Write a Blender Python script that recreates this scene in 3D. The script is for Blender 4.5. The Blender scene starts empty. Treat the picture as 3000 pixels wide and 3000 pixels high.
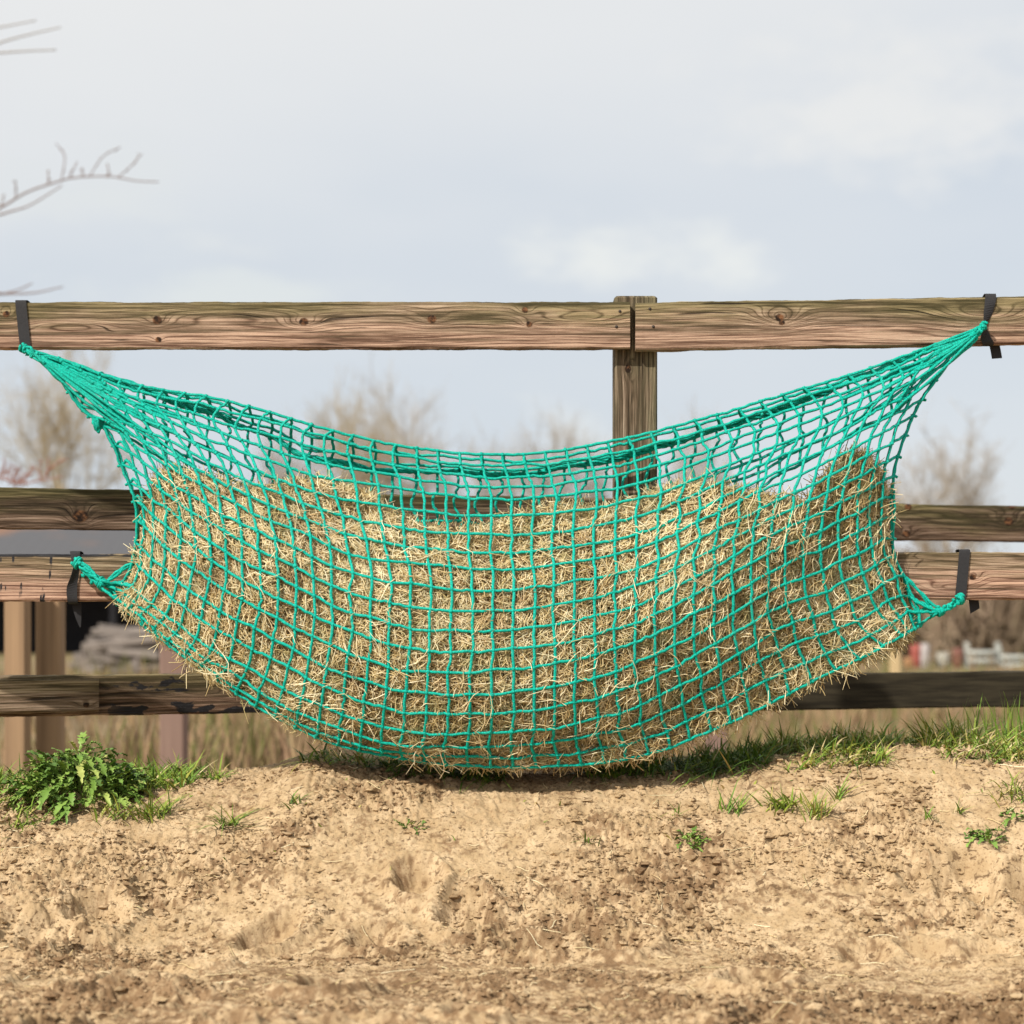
import bpy, math, random
import numpy as np

rng = np.random.default_rng(7)
random.seed(7)
R = math.radians
scene = bpy.context.scene
COL = scene.collection

# ------------------------------------------------------------------ camera, sky, sun, exposure
CAM_D, CAM_Z, HOR = 6.0, 0.85, 1800.0
cam_data = bpy.data.cameras.new('camera')
cam = bpy.data.objects.new('camera', cam_data)
COL.objects.link(cam)
cam.location = (0, -CAM_D, CAM_Z)
cam.rotation_euler = (R(90), 0, 0)
cam_data.lens = 72
cam_data.sensor_width = 36
cam_data.shift_y = (HOR - 1500) / 3000
cam_data.clip_start = 0.05
cam_data.clip_end = 6000
cam_data.dof.use_dof = True
cam_data.dof.focus_distance = 5.68
cam_data.dof.aperture_fstop = 2.9
scene.camera = cam

SUN_EL, SUN_AZ = 41.0, 40.0            # azimuth: degrees to the left of straight behind the camera
d2sun = np.array([-math.sin(R(SUN_AZ)) * math.cos(R(SUN_EL)), -math.cos(R(SUN_AZ)) * math.cos(R(SUN_EL)), math.sin(R(SUN_EL))])
sun_data = bpy.data.lights.new('sun', 'SUN')
sun_data.energy = 4.8
sun_data.angle = R(1.0)
sun_data.color = (1.0, 0.94, 0.84)
sun = bpy.data.objects.new('sun', sun_data)
COL.objects.link(sun)
sun.location = (-4, -6, 8)
sun.rotation_euler = (R(90 - SUN_EL), 0, R(-SUN_AZ))

world = bpy.data.worlds.new("World")
scene.world = world
world.use_nodes = True
wn, wl = world.node_tree.nodes, world.node_tree.links
wn.clear()
w_out = wn.new('ShaderNodeOutputWorld')
w_bg = wn.new('ShaderNodeBackground'); w_bg.inputs['Strength'].default_value = 0.1
w_sky = wn.new('ShaderNodeTexSky'); w_sky.sky_type = 'NISHITA'; w_sky.sun_disc = False
w_sky.sun_elevation = R(SUN_EL); w_sky.sun_rotation = R(180 + SUN_AZ)
w_tc = wn.new('ShaderNodeTexCoord')
def w_noise(scale, loc, detail=4, rough=0.5):
    mp = wn.new('ShaderNodeMapping'); mp.inputs['Scale'].default_value = scale; mp.inputs['Location'].default_value = loc
    wl.new(w_tc.outputs['Generated'], mp.inputs['Vector'])
    n = wn.new('ShaderNodeTexNoise'); n.inputs['Scale'].default_value = 1.0
    n.inputs['Detail'].default_value = detail; n.inputs['Roughness'].default_value = rough
    wl.new(mp.outputs['Vector'], n.inputs['Vector'])
    return n
def w_ramp(src, p0, p1):
    r = wn.new('ShaderNodeMapRange'); r.interpolation_type = 'SMOOTHSTEP'
    r.inputs['From Min'].default_value = p0; r.inputs['From Max'].default_value = p1
    wl.new(src, r.inputs['Value'])
    return r.outputs['Result']
def w_mix(fac, a, b):
    m = wn.new('ShaderNodeMix'); m.data_type = 'RGBA'
    if isinstance(fac, float): m.inputs[0].default_value = fac
    else: wl.new(fac, m.inputs[0])
    for s, v in ((m.inputs[6], a), (m.inputs[7], b)):
        if isinstance(v, tuple): s.default_value = (*v, 1)
        else: wl.new(v, s)
    return m.outputs[2]
w_sep = wn.new('ShaderNodeSeparateXYZ'); wl.new(w_tc.outputs['Generated'], w_sep.inputs[0])
big = w_noise((2.2, 2.2, 6.0), (0.35, 0.0, 0.2), 4, 0.5)
puff = w_noise((5.5, 5.5, 15.0), (3.1, 0.4, 1.7), 6, 0.55)
base = w_mix(w_ramp(big.outputs['Fac'], 0.38, 0.62), (6.1, 6.6, 7.2), (6.7, 7.05, 7.45))
# the cloud sheet thins (and so brightens) higher up, a little more towards the left
hi = wn.new('ShaderNodeMath'); hi.operation = 'MULTIPLY_ADD'
wl.new(w_sep.outputs[0], hi.inputs[0]); hi.inputs[1].default_value = -0.14; wl.new(w_sep.outputs[2], hi.inputs[2])
hi2 = wn.new('ShaderNodeMath'); hi2.operation = 'MULTIPLY_ADD'
wl.new(big.outputs['Fac'], hi2.inputs[0]); hi2.inputs[1].default_value = 0.16; wl.new(hi.outputs[0], hi2.inputs[2])
base = w_mix(w_ramp(hi2.outputs[0], 0.25, 0.42), base, (8.1, 8.1, 8.0))
base = w_mix(w_ramp(puff.outputs['Fac'], 0.56, 0.72), base, (7.4, 7.6, 7.6))
def blob(ax, az, rx, rz, amt):
    n = wn.new('ShaderNodeMapping'); n.inputs['Location'].default_value = (-ax / rx, 0, -az / rz); n.inputs['Scale'].default_value = (1 / rx, 0, 1 / rz)
    wl.new(w_tc.outputs['Generated'], n.inputs['Vector'])
    l = wn.new('ShaderNodeVectorMath'); l.operation = 'LENGTH'; wl.new(n.outputs[0], l.inputs[0])
    a = wn.new('ShaderNodeMath'); a.operation = 'MULTIPLY_ADD'; wl.new(fine.outputs['Fac'], a.inputs[0]); a.inputs[1].default_value = 2.6; wl.new(l.outputs['Value'], a.inputs[2])
    r = wn.new('ShaderNodeMapRange'); r.interpolation_type = 'SMOOTHSTEP'; wl.new(a.outputs[0], r.inputs['Value'])
    for k, v in (('From Min', 1.4), ('From Max', 2.5), ('To Min', amt), ('To Max', 0.0)): r.inputs[k].default_value = v
    return r.outputs[0]
fine = w_noise((22, 22, 40), (0.3, 0.1, 0.7), 5, 0.55)
base = w_mix(blob(0.068, 0.172, 0.055, 0.019, 0.95), base, (8.1, 8.2, 7.95))
base = w_mix(blob(-0.13, 0.152, 0.085, 0.014, 0.9), base, (7.3, 7.6, 7.55))
base = w_mix(blob(0.19, 0.238, 0.10, 0.035, 0.9), base, (8.15, 8.1, 7.9))
base = w_mix(0.9, w_sky.outputs['Color'], base)
wl.new(base, w_bg.inputs['Color'])
wl.new(w_bg.outputs['Background'], w_out.inputs['Surface'])

scene.view_settings.view_transform = 'Standard'
scene.view_settings.look = 'None'
scene.view_settings.gamma = 1
scene.view_settings.exposure = 0.12
scene.view_settings.use_curve_mapping = False
scene.cycles.max_bounces = 6
scene.cycles.transparent_max_bounces = 6

# ------------------------------------------------------------------ helpers
def at(px, py, Y=0.0):
    """photo pixel (0..3000) at depth Y -> world point"""
    s = (np.asarray(Y, float) + CAM_D) / CAM_D
    px = np.asarray(px, float); py = np.asarray(py, float)
    x = (px - 1500) / 1000 * s
    z = CAM_Z + (HOR - py) / 1000 * s
    return np.stack(np.broadcast_arrays(x, np.asarray(Y, float), z), -1)

def tag(o, label=None, cat=None, group=None, kind=None):
    if label: o['label'] = label
    if cat: o['category'] = cat
    if group: o['group'] = group
    if kind: o['kind'] = kind
    return o

def thing(name, loc, label, cat, group=None):
    o = bpy.data.objects.new(name, None)
    COL.objects.link(o)
    o.empty_display_size = 0.1
    o.location = loc
    return tag(o, label, cat, group)

def mk(name, V, F, mat, parent=None, smooth=True, tint=None, origin=None):
    """V (n,3) world coordinates; F = list of (m,k) index arrays or one array"""
    V = np.asarray(V, float)
    org = np.zeros(3)
    if parent is not None:
        p = parent
        while p is not None:
            org = org + np.array(p.location); p = p.parent
    elif origin is not None:
        org = np.asarray(origin, float)
    if isinstance(F, np.ndarray): F = [F]
    me = bpy.data.meshes.new(name)
    me.vertices.add(len(V))
    me.vertices.foreach_set('co', (V - org).astype(np.float32).ravel())
    loops = np.concatenate([f.ravel() for f in F]).astype(np.int32)
    sizes = np.concatenate([np.full(len(f), f.shape[1]) for f in F]).astype(np.int32)
    starts = np.concatenate([[0], np.cumsum(sizes)[:-1]]).astype(np.int32)
    me.loops.add(len(loops)); me.loops.foreach_set('vertex_index', loops)
    me.polygons.add(len(sizes)); me.polygons.foreach_set('loop_start', starts)
    me.polygons.foreach_set('use_smooth', np.full(len(sizes), smooth, dtype=bool))
    if tint is not None:
        a = me.attributes.new('tint', 'FLOAT', 'POINT')
        a.data.foreach_set('value', np.asarray(tint, np.float32))
    me.update(calc_edges=True)
    me.validate()
    if mat: me.materials.append(mat)
    o = bpy.data.objects.new(name, me)
    COL.objects.link(o)
    if parent is not None: o.parent = parent
    elif origin is not None: o.location = origin
    return o

class Bag:
    """collects geometry for one mesh"""
    def __init__(s): s.V = []; s.F = []; s.T = []; s.n = 0
    def add(s, V, F, t=0.5):
        V = np.asarray(V, float).reshape(-1, 3)
        if isinstance(F, np.ndarray): F = [F]
        for f in F: s.F.append(np.asarray(f) + s.n)
        s.V.append(V); s.n += len(V)
        s.T.append(np.full(len(V), t) if np.isscalar(t) else np.asarray(t).ravel())
    def build(s, name, mat, parent=None, smooth=True, origin=None):
        return mk(name, np.concatenate(s.V), s.F, mat, parent, smooth, np.concatenate(s.T), origin)

def batch_tubes(P, Rad, sides=3, closed_ends=False):
    """P (n,k,3), Rad (n,k) -> V, F"""
    P = np.asarray(P, float); n, k, _ = P.shape
    T = np.gradient(P, axis=1)
    T /= np.linalg.norm(T, axis=2, keepdims=True) + 1e-12
    mean = P[:, -1] - P[:, 0]
    ref = np.where((np.abs(mean[:, 2:3]) > 0.8 * np.linalg.norm(mean, axis=1, keepdims=True)), np.array([[0.9, 0.1, 0.1]]), np.array([[0.05, 0.1, 1.0]]))
    ref = np.repeat(ref[:, None, :], k, 1)
    A = np.cross(T, ref); A /= np.linalg.norm(A, axis=2, keepdims=True) + 1e-12
    B = np.cross(T, A)
    ang = np.arange(sides) * 2 * np.pi / sides
    V = P[:, :, None, :] + Rad[:, :, None, None] * (np.cos(ang)[None, None, :, None] * A[:, :, None, :] + np.sin(ang)[None, None, :, None] * B[:, :, None, :])
    idx = np.arange(n * k * sides).reshape(n, k, sides)
    a = idx[:, :-1, :]; b = np.roll(a, -1, 2); d = idx[:, 1:, :]; c = np.roll(d, -1, 2)
    F = [np.stack([a, b, c, d], -1).reshape(-1, 4)]
    if closed_ends:
        F += [idx[:, 0, ::-1].reshape(n, sides), idx[:, -1, :].reshape(n, sides)]
    return V.reshape(-1, 3), F

def tube(P, rad, sides=6):
    """one long tube, parallel transported, capped"""
    P = np.asarray(P, float); k = len(P)
    rad = np.full(k, rad) if np.isscalar(rad) else np.asarray(rad, float)
    T = np.gradient(P, axis=0); T /= np.linalg.norm(T, axis=1, keepdims=True) + 1e-12
    a = np.cross(T[0], [0.13, 0.31, 0.94])
    if np.linalg.norm(a) < 0.2: a = np.cross(T[0], [1, 0.1, 0])
    a /= np.linalg.norm(a)
    A = np.zeros_like(P)
    for i in range(k):
        a = a - T[i] * np.dot(a, T[i]); a /= np.linalg.norm(a) + 1e-12; A[i] = a
    B = np.cross(T, A)
    ang = np.arange(sides) * 2 * np.pi / sides
    V = P[:, None, :] + rad[:, None, None] * (np.cos(ang)[None, :, None] * A[:, None, :] + np.sin(ang)[None, :, None] * B[:, None, :])
    idx = np.arange(k * sides).reshape(k, sides)
    q = idx[:-1]; r = np.roll(q, -1, 1); u = idx[1:]; t = np.roll(u, -1, 1)
    return V.reshape(-1, 3), [np.stack([q, r, t, u], -1).reshape(-1, 4), idx[:1, ::-1], idx[-1:, :]]

def batch_ribbons(P, W):
    """flat blades: P (n,k,3) centre lines, W (n,k,3) half width vectors"""
    n, k, _ = P.shape
    V = np.stack([P - W, P + W], 2)
    idx = np.arange(n * k * 2).reshape(n, k, 2)
    F = np.stack([idx[:, :-1, 0], idx[:, :-1, 1], idx[:, 1:, 1], idx[:, 1:, 0]], -1).reshape(-1, 4)
    return V.reshape(-1, 3), F

def crom(P, sub):
    """Catmull-Rom through P (k,d) with sub points per span"""
    P = np.asarray(P, float)
    Q = np.vstack([2 * P[0] - P[1], P, 2 * P[-1] - P[-2]])
    t = (np.arange(sub) / sub)[:, None]
    out = []
    for i in range(len(P) - 1):
        p0, p1, p2, p3 = Q[i:i + 4]
        out.append(0.5 * ((2 * p1) + (-p0 + p2) * t + (2 * p0 - 5 * p1 + 4 * p2 - p3) * t * t + (-p0 + 3 * p1 - 3 * p2 + p3) * t ** 3))
    out.append(P[-1:])
    return np.vstack(out)

def box_pts(x0, x1, y0, y1, z0, z1, bev=0.004, nx=1, wob=0.0, seed=0):
    """a timber along x with bevelled long edges, optional waviness"""
    n = nx + 1
    xs = np.linspace(x0, x1, n)
    prof = np.array([(y0, z0 + bev), (y0, z1 - bev), (y0 + bev, z1), (y1 - bev, z1), (y1, z1 - bev), (y1, z0 + bev), (y1 - bev, z0), (y0 + bev, z0)])
    rg = np.random.default_rng(seed)
    V = np.zeros((n, 8, 3)); V[:, :, 0] = xs[:, None]; V[:, :, 1:] = prof[None]
    if wob:
        for j in range(8):
            w = np.convolve(rg.normal(size=n + 20), np.ones(9) / 9, 'same')[10:10 + n] * wob
            V[:, j, 2] += w
            V[:, j, 1] += np.convolve(rg.normal(size=n + 20), np.ones(9) / 9, 'same')[10:10 + n] * wob * 0.4
    idx = np.arange(n * 8).reshape(n, 8)
    a = idx[:-1]; b = np.roll(a, -1, 1); d = idx[1:]; c = np.roll(d, -1, 1)
    return V.reshape(-1, 3), [np.stack([a, d, c, b], -1).reshape(-1, 4), idx[:1], idx[-1:, ::-1]]

# --- numpy noise
def _hash(ix, iy, seed):
    h = (ix.astype(np.int64) * 374761393 + iy.astype(np.int64) * 668265263 + seed * 974711) & 0xffffffff
    h = ((h ^ (h >> 13)) * 1274126177) & 0xffffffff
    return ((h ^ (h >> 16)) & 0xffffff) / float(0xffffff)
def vnoise(x, y, seed=0):
    ix = np.floor(x); iy = np.floor(y); fx = x - ix; fy = y - iy
    ux = fx * fx * fx * (fx * (fx * 6 - 15) + 10); uy = fy * fy * fy * (fy * (fy * 6 - 15) + 10)
    a = _hash(ix, iy, seed); b = _hash(ix + 1, iy, seed); c = _hash(ix, iy + 1, seed); d = _hash(ix + 1, iy + 1, seed)
    return (a + (b - a) * ux) * (1 - uy) + (c + (d - c) * ux) * uy - 0.5
def fbm(x, y, seed=0, oct=4, gain=0.5):
    s = np.zeros(np.broadcast(x, y).shape); a = 1.0
    ca, sa = math.cos(0.6), math.sin(0.6)
    for o in range(oct):
        s = s + a * vnoise(x, y, seed + o * 17)
        x, y = (x * ca - y * sa) * 2.03 + 3.1, (x * sa + y * ca) * 2.03 + 1.7
        a *= gain
    return s
def worley(x, y, seed, thr=0.0):
    ix = np.floor(x); iy = np.floor(y)
    out = np.zeros(x.shape)
    for dx in (-1, 0, 1):
        for dy in (-1, 0, 1):
            jx = ix + dx; jy = iy + dy
            px = jx + 0.15 + 0.7 * _hash(jx, jy, seed); py = jy + 0.15 + 0.7 * _hash(jx, jy, seed + 1)
            rr = 0.28 + 0.42 * _hash(jx, jy, seed + 2)
            hh = np.where(_hash(jx, jy, seed + 3) > thr, 0.35 + 0.65 * _hash(jx, jy, seed + 4), 0.0)
            q = 1 - ((x - px) ** 2 + (y - py) ** 2) / (rr * rr)
            out = np.maximum(out, hh * np.sqrt(np.clip(q, 0, 1)))
    return out
def sstep(t): t = np.clip(t, 0, 1); return t * t * (3 - 2 * t)

# --- node material helper
class NM:
    def __init__(s, name, rough=0.85, spec=0.3):
        s.m = bpy.data.materials.new(name); s.m.use_nodes = True
        s.t = s.m.node_tree; s.n = s.t.nodes; s.l = s.t.links
        s.b = s.n['Principled BSDF']
        s.b.inputs['Roughness'].default_value = rough
        s.b.inputs['Specular IOR Level'].default_value = spec
        s._pos = None
    def pos(s):
        if s._pos is None:
            g = s.n.new('ShaderNodeNewGeometry'); s._pos = g.outputs['Position']
        return s._pos
    def put(s, sock, v):
        if isinstance(v, bpy.types.NodeSocket): s.l.new(v, sock)
        elif isinstance(v, tuple) and len(v) == 3 and sock.type == 'RGBA': sock.default_value = (*v, 1)
        else: sock.default_value = v
    def math(s, op, a, b=0.0, c=None, clamp=False):
        n = s.n.new('ShaderNodeMath'); n.operation = op; n.use_clamp = clamp
        s.put(n.inputs[0], a); s.put(n.inputs[1], b)
        if c is not None: s.put(n.inputs[2], c)
        return n.outputs[0]
    def sep(s, v):
        n = s.n.new('ShaderNodeSeparateXYZ'); s.put(n.inputs[0], v); return n.outputs
    def comb(s, x, y, z):
        n = s.n.new('ShaderNodeCombineXYZ')
        for i, v in enumerate((x, y, z)): s.put(n.inputs[i], v)
        return n.outputs[0]
    def mapv(s, v, scale=(1, 1, 1), loc=(0, 0, 0)):
        n = s.n.new('ShaderNodeMapping'); s.put(n.inputs['Vector'], v)
        n.inputs['Scale'].default_value = scale; n.inputs['Location'].default_value = loc
        return n.outputs[0]
    def noise(s, v, scale=1.0, detail=3, rough=0.5, dist=0.0):
        n = s.n.new('ShaderNodeTexNoise'); s.put(n.inputs['Vector'], v)
        n.inputs['Scale'].default_value = scale; n.inputs['Detail'].default_value = detail
        n.inputs['Roughness'].default_value = rough; n.inputs['Distortion'].default_value = dist
        return n.outputs['Fac']
    def rng(s, v, a, b, c=0.0, d=1.0, smooth=True):
        n = s.n.new('ShaderNodeMapRange')
        if smooth: n.interpolation_type = 'SMOOTHSTEP'
        s.put(n.inputs['Value'], v)
        for k, x in zip(('From Min', 'From Max', 'To Min', 'To Max'), (a, b, c, d)): n.inputs[k].default_value = x
        return n.outputs[0]
    def mix(s, f, a, b, mode='MIX'):
        n = s.n.new('ShaderNodeMix'); n.data_type = 'RGBA'; n.blend_type = mode
        s.put(n.inputs[0], f); s.put(n.inputs[6], a); s.put(n.inputs[7], b)
        return n.outputs[2]
    def attr(s, name):
        n = s.n.new('ShaderNodeAttribute'); n.attribute_name = name; return n.outputs['Fac']
    def ramp(s, v, stops):
        n = s.n.new('ShaderNodeValToRGB'); s.put(n.inputs[0], v)
        e = n.color_ramp.elements
        while len(e) < len(stops): e.new(0.5)
        for el, (p, c) in zip(e, stops): el.position = p; el.color = (*c, 1)
        return n.outputs[0]
    def color(s, v): s.put(s.b.inputs['Base Color'], v); return s
    def bump(s, h, strength=0.5, dist=0.01):
        n = s.n.new('ShaderNodeBump'); s.put(n.inputs['Height'], h)
        n.inputs['Strength'].default_value = strength; n.inputs['Distance'].default_value = dist
        s.l.new(n.outputs[0], s.b.inputs['Normal']); return s

# ------------------------------------------------------------------ ground: one sheet, sand bank in front, field behind
CREST = np.array([(-3000, 2290), (-300, 2300), (0, 2305), (300, 2300), (480, 2288), (620, 2276), (760, 2262), (850, 2232), (920, 2212), (1000, 2222),
                  (1300, 2245), (1600, 2248), (1900, 2245), (2150, 2240), (2300, 2212), (2450, 2205), (2700, 2195), (3000, 2200), (6000, 2230)], float)
prng = np.random.default_rng(11)
PRINTS = []
for i in range(120):
    x = prng.uniform(-2.4, 2.4); y = prng.uniform(-2.6, -0.55)
    PRINTS.append((x, y, prng.uniform(0.05, 0.11), prng.uniform(0.04, 0.085), prng.uniform(0, 3.14), prng.uniform(0.012, 0.045)))
def ground_base(x, y):
    px = 1500 + x * 1000
    zc = CAM_Z - (np.interp(px, CREST[:, 0], CREST[:, 1]) - 1800) / 1000 * 1.017
    t = (y + 1.0 + 0.09 * vnoise(x * 1.3, x * 0 + 3.3, 5)) / 0.96
    up = sstep(t)
    dn = sstep((y - 0.27) / 4.5)
    z = zc * up
    return z * (1 - dn) - 0.45 * dn
def ground_z(x, y, detail=True):
    x = np.asarray(x, float); y = np.asarray(y, float)
    z = ground_base(x, y)
    near = 1 - sstep((np.hypot(x * 0.7, y + 0.6) - 2.2) / 1.2)
    flat = 1 - sstep((y + 1.2) / 0.9)
    z = z + near * (0.035 * fbm(x * 2.2, y * 2.6, 1, 2) * (0.5 + flat * 0.8))
    if not detail: return z
    for (cx, cy, a, b, th, dp) in PRINTS:
        m = (np.abs(x - cx) < 0.3) & (np.abs(y - cy) < 0.3)
        if not m.any(): continue
        dx = x[m] - cx; dy = y[m] - cy
        u = (dx * math.cos(th) + dy * math.sin(th)) / a; v = (-dx * math.sin(th) + dy * math.cos(th)) / b
        r = np.sqrt(u * u + v * v) + 0.25 * vnoise(dx * 30, dy * 30, int(cx * 100) & 255)
        z[m] += -dp * sstep((1.15 - r) / 0.55) + dp * 0.55 * np.exp(-((r - 1.35) / 0.3) ** 2)
    rough = 0.15 + 1.0 * sstep((fbm(x * 3.0, y * 4.0, 21, 3) + 0.22) / 0.5)
    slope = sstep((y + 0.8) / 0.5)
    wx = x + 0.012 * fbm(x * 30, y * 30, 71, 2); wy = y + 0.012 * fbm(x * 30, y * 30, 73, 2)
    a1 = fbm(x * 11, y * 15, 31, 3)
    a2 = fbm(x * 42, y * 50, 41, 3)
    a3 = fbm(x * 110, y * 120, 51, 2)
    w1 = worley(wx * 24 + 0.3 * a2, wy * 24, 301, 0.45)
    w2 = worley(wx * 55, wy * 55 + 0.4 * a2, 331, 0.35)
    w3 = worley(wx * 105, wy * 105, 361, 0.35)
    pit = sstep((0.5 - np.abs(a2) * 2.6) / 0.45)
    z = z + near * (rough * (0.021 * a1 + (0.006 * w1 + 0.007 * w2) * (1 - 0.35 * slope) + 0.006 * w3 + 0.008 * a2 - 0.005 * pit + 0.005 * a3) + 0.003 * w3 * (a1 > -0.2) + 0.0045 * a3)
    # little erosion rills running down the bank
    rill = 1 - np.abs(fbm(x * 16 + 0.8 * y, y * 4.5, 61, 3)) * 2
    z = z - near * slope * (1 - sstep((y - 0.0) / 0.2)) * 0.005 * sstep((rill - 0.6) / 0.4)
    return z
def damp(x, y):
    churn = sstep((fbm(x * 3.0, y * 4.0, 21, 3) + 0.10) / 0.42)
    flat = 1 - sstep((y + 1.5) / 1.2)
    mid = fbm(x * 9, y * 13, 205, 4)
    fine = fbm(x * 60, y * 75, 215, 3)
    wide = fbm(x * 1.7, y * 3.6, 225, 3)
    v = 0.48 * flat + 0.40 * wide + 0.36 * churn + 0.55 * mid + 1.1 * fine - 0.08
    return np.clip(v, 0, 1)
def axis(lo, hi, step, far, growth=1.16):
    core = list(np.arange(lo, hi + step / 2, step))
    a = []; s = step; v = lo
    while v > -far: s *= growth; v -= s; a.append(v)
    b = []; s = step; v = core[-1]
    while v < far: s *= growth; v += s; b.append(v)
    return np.array(a[::-1] + core + b)
gx = axis(-1.72, 1.72, 0.0038, 700)
gy = axis(-2.05, 0.42, 0.0036, 1500)
GX, GY = np.meshgrid(gx, gy)
GZ = ground_z(GX, GY)
nx_, ny_ = len(gx), len(gy)
idx = np.arange(nx_ * ny_).reshape(ny_, nx_)
GF = np.stack([idx[:-1, :-1], idx[:-1, 1:], idx[1:, 1:], idx[1:, :-1]], -1).reshape(-1, 4)

m = NM('sandy_ground', 0.95, 0.15)
p = m.pos(); sx, sy, sz = m.sep(p)
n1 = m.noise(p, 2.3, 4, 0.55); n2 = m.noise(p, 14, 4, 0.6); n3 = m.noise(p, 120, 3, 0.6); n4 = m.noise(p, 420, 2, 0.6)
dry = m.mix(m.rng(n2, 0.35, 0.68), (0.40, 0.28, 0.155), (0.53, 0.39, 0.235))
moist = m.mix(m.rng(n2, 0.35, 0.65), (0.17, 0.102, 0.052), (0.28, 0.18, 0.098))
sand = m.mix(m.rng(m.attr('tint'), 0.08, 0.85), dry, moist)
sand = m.mix(m.rng(n3, 0.34, 0.45, 0.6, 0.0), sand, (0.19, 0.105, 0.05))  # finer dark specks: soil colour mixed with painted shade of small clods
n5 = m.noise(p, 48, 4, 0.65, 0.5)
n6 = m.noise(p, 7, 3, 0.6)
sand = m.mix(m.math('MULTIPLY', m.rng(n5, 0.36, 0.45, 0.85, 0.0), m.rng(n6, 0.36, 0.56)), sand, (0.105, 0.06, 0.03))          # dark specks: moist soil plus painted shade under the clods
sand = m.mix(m.rng(n4, 0.62, 0.74, 0.0, 0.5), sand, (0.74, 0.60, 0.42))            # pale grains
fld = m.noise(m.mapv(p, (0.35, 0.12, 0.35)), 1.0, 5, 0.6)
fieldc = m.ramp(fld, [(0.3, (0.17, 0.115, 0.07)), (0.47, (0.22, 0.165, 0.09)), (0.58, (0.14, 0.135, 0.05)), (0.7, (0.20, 0.145, 0.09))])
m.color(m.mix(m.rng(sy, 0.35, 1.6), sand, fieldc))
m.bump(m.math('ADD', m.math('MULTIPLY', n3, 0.5), m.math('MULTIPLY', n4, 0.4)), 0.8, 0.005)
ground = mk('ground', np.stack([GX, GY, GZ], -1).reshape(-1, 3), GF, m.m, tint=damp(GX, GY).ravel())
tag(ground, 'pale sandy ground rising to a crumbly bank, brown field behind it', 'ground', kind='structure')
M_SAND = m.m

# loose crumbs of sand
ico_V = None
def icosphere():
    t = (1 + 5 ** 0.5) / 2
    V = np.array([(-1, t, 0), (1, t, 0), (-1, -t, 0), (1, -t, 0), (0, -1, t), (0, 1, t), (0, -1, -t), (0, 1, -t), (t, 0, -1), (t, 0, 1), (-t, 0, -1), (-t, 0, 1)], float)
    V /= np.linalg.norm(V[0])
    F = np.array([(0, 11, 5), (0, 5, 1), (0, 1, 7), (0, 7, 10), (0, 10, 11), (1, 5, 9), (5, 11, 4), (11, 10, 2), (10, 7, 6), (7, 1, 8),
                  (3, 9, 4), (3, 4, 2), (3, 2, 6), (3, 6, 8), (3, 8, 9), (4, 9, 5), (2, 4, 11), (6, 2, 10), (8, 6, 7), (9, 8, 1)])
    return V, F
ICO_V, ICO_F = icosphere()
def lumps(C, S, jitter=0.3, rg=rng):
    n = len(C)
    V = ICO_V[None] * (1 + rg.normal(0, jitter, (n, 12, 1)).clip(-0.6, 0.8))
    V = V * (S[:, None] if S.ndim == 2 else S[:, None, None]) + C[:, None]
    F = ICO_F[None] + (np.arange(n) * 12)[:, None, None]
    return V.reshape(-1, 3), F.reshape(-1, 3)
nc = 62000
cx = rng.uniform(-1.7, 1.7, nc); cy = rng.uniform(-2.0, 0.05, nc)
keep = fbm(cx * 3.0, cy * 4.0, 21, 3) + 0.6 * fbm(cx * 12, cy * 15, 231, 2) + rng.normal(0, 0.15, nc) > -0.02
cx, cy = cx[keep], cy[keep]
sz_ = np.exp(rng.normal(math.log(0.0032), 0.55, len(cx))).clip(0.0014, 0.011)
C = np.stack([cx, cy, ground_z(cx, cy) + sz_ * 0.35], -1)
S = np.stack([sz_ * rng.uniform(0.8, 1.5, len(cx)), sz_ * rng.uniform(0.8, 1.4, len(cx)), sz_ * rng.uniform(0.4, 0.85, len(cx))], -1)
V, F = lumps(C, S, 0.38)
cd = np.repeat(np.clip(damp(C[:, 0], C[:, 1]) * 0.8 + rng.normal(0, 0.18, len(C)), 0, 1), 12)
tag(mk('sand_crumbs', V, F, M_SAND, smooth=False, tint=cd), 'loose crumbs and clods of dry sand scattered over the ground', 'sand', kind='stuff')

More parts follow.
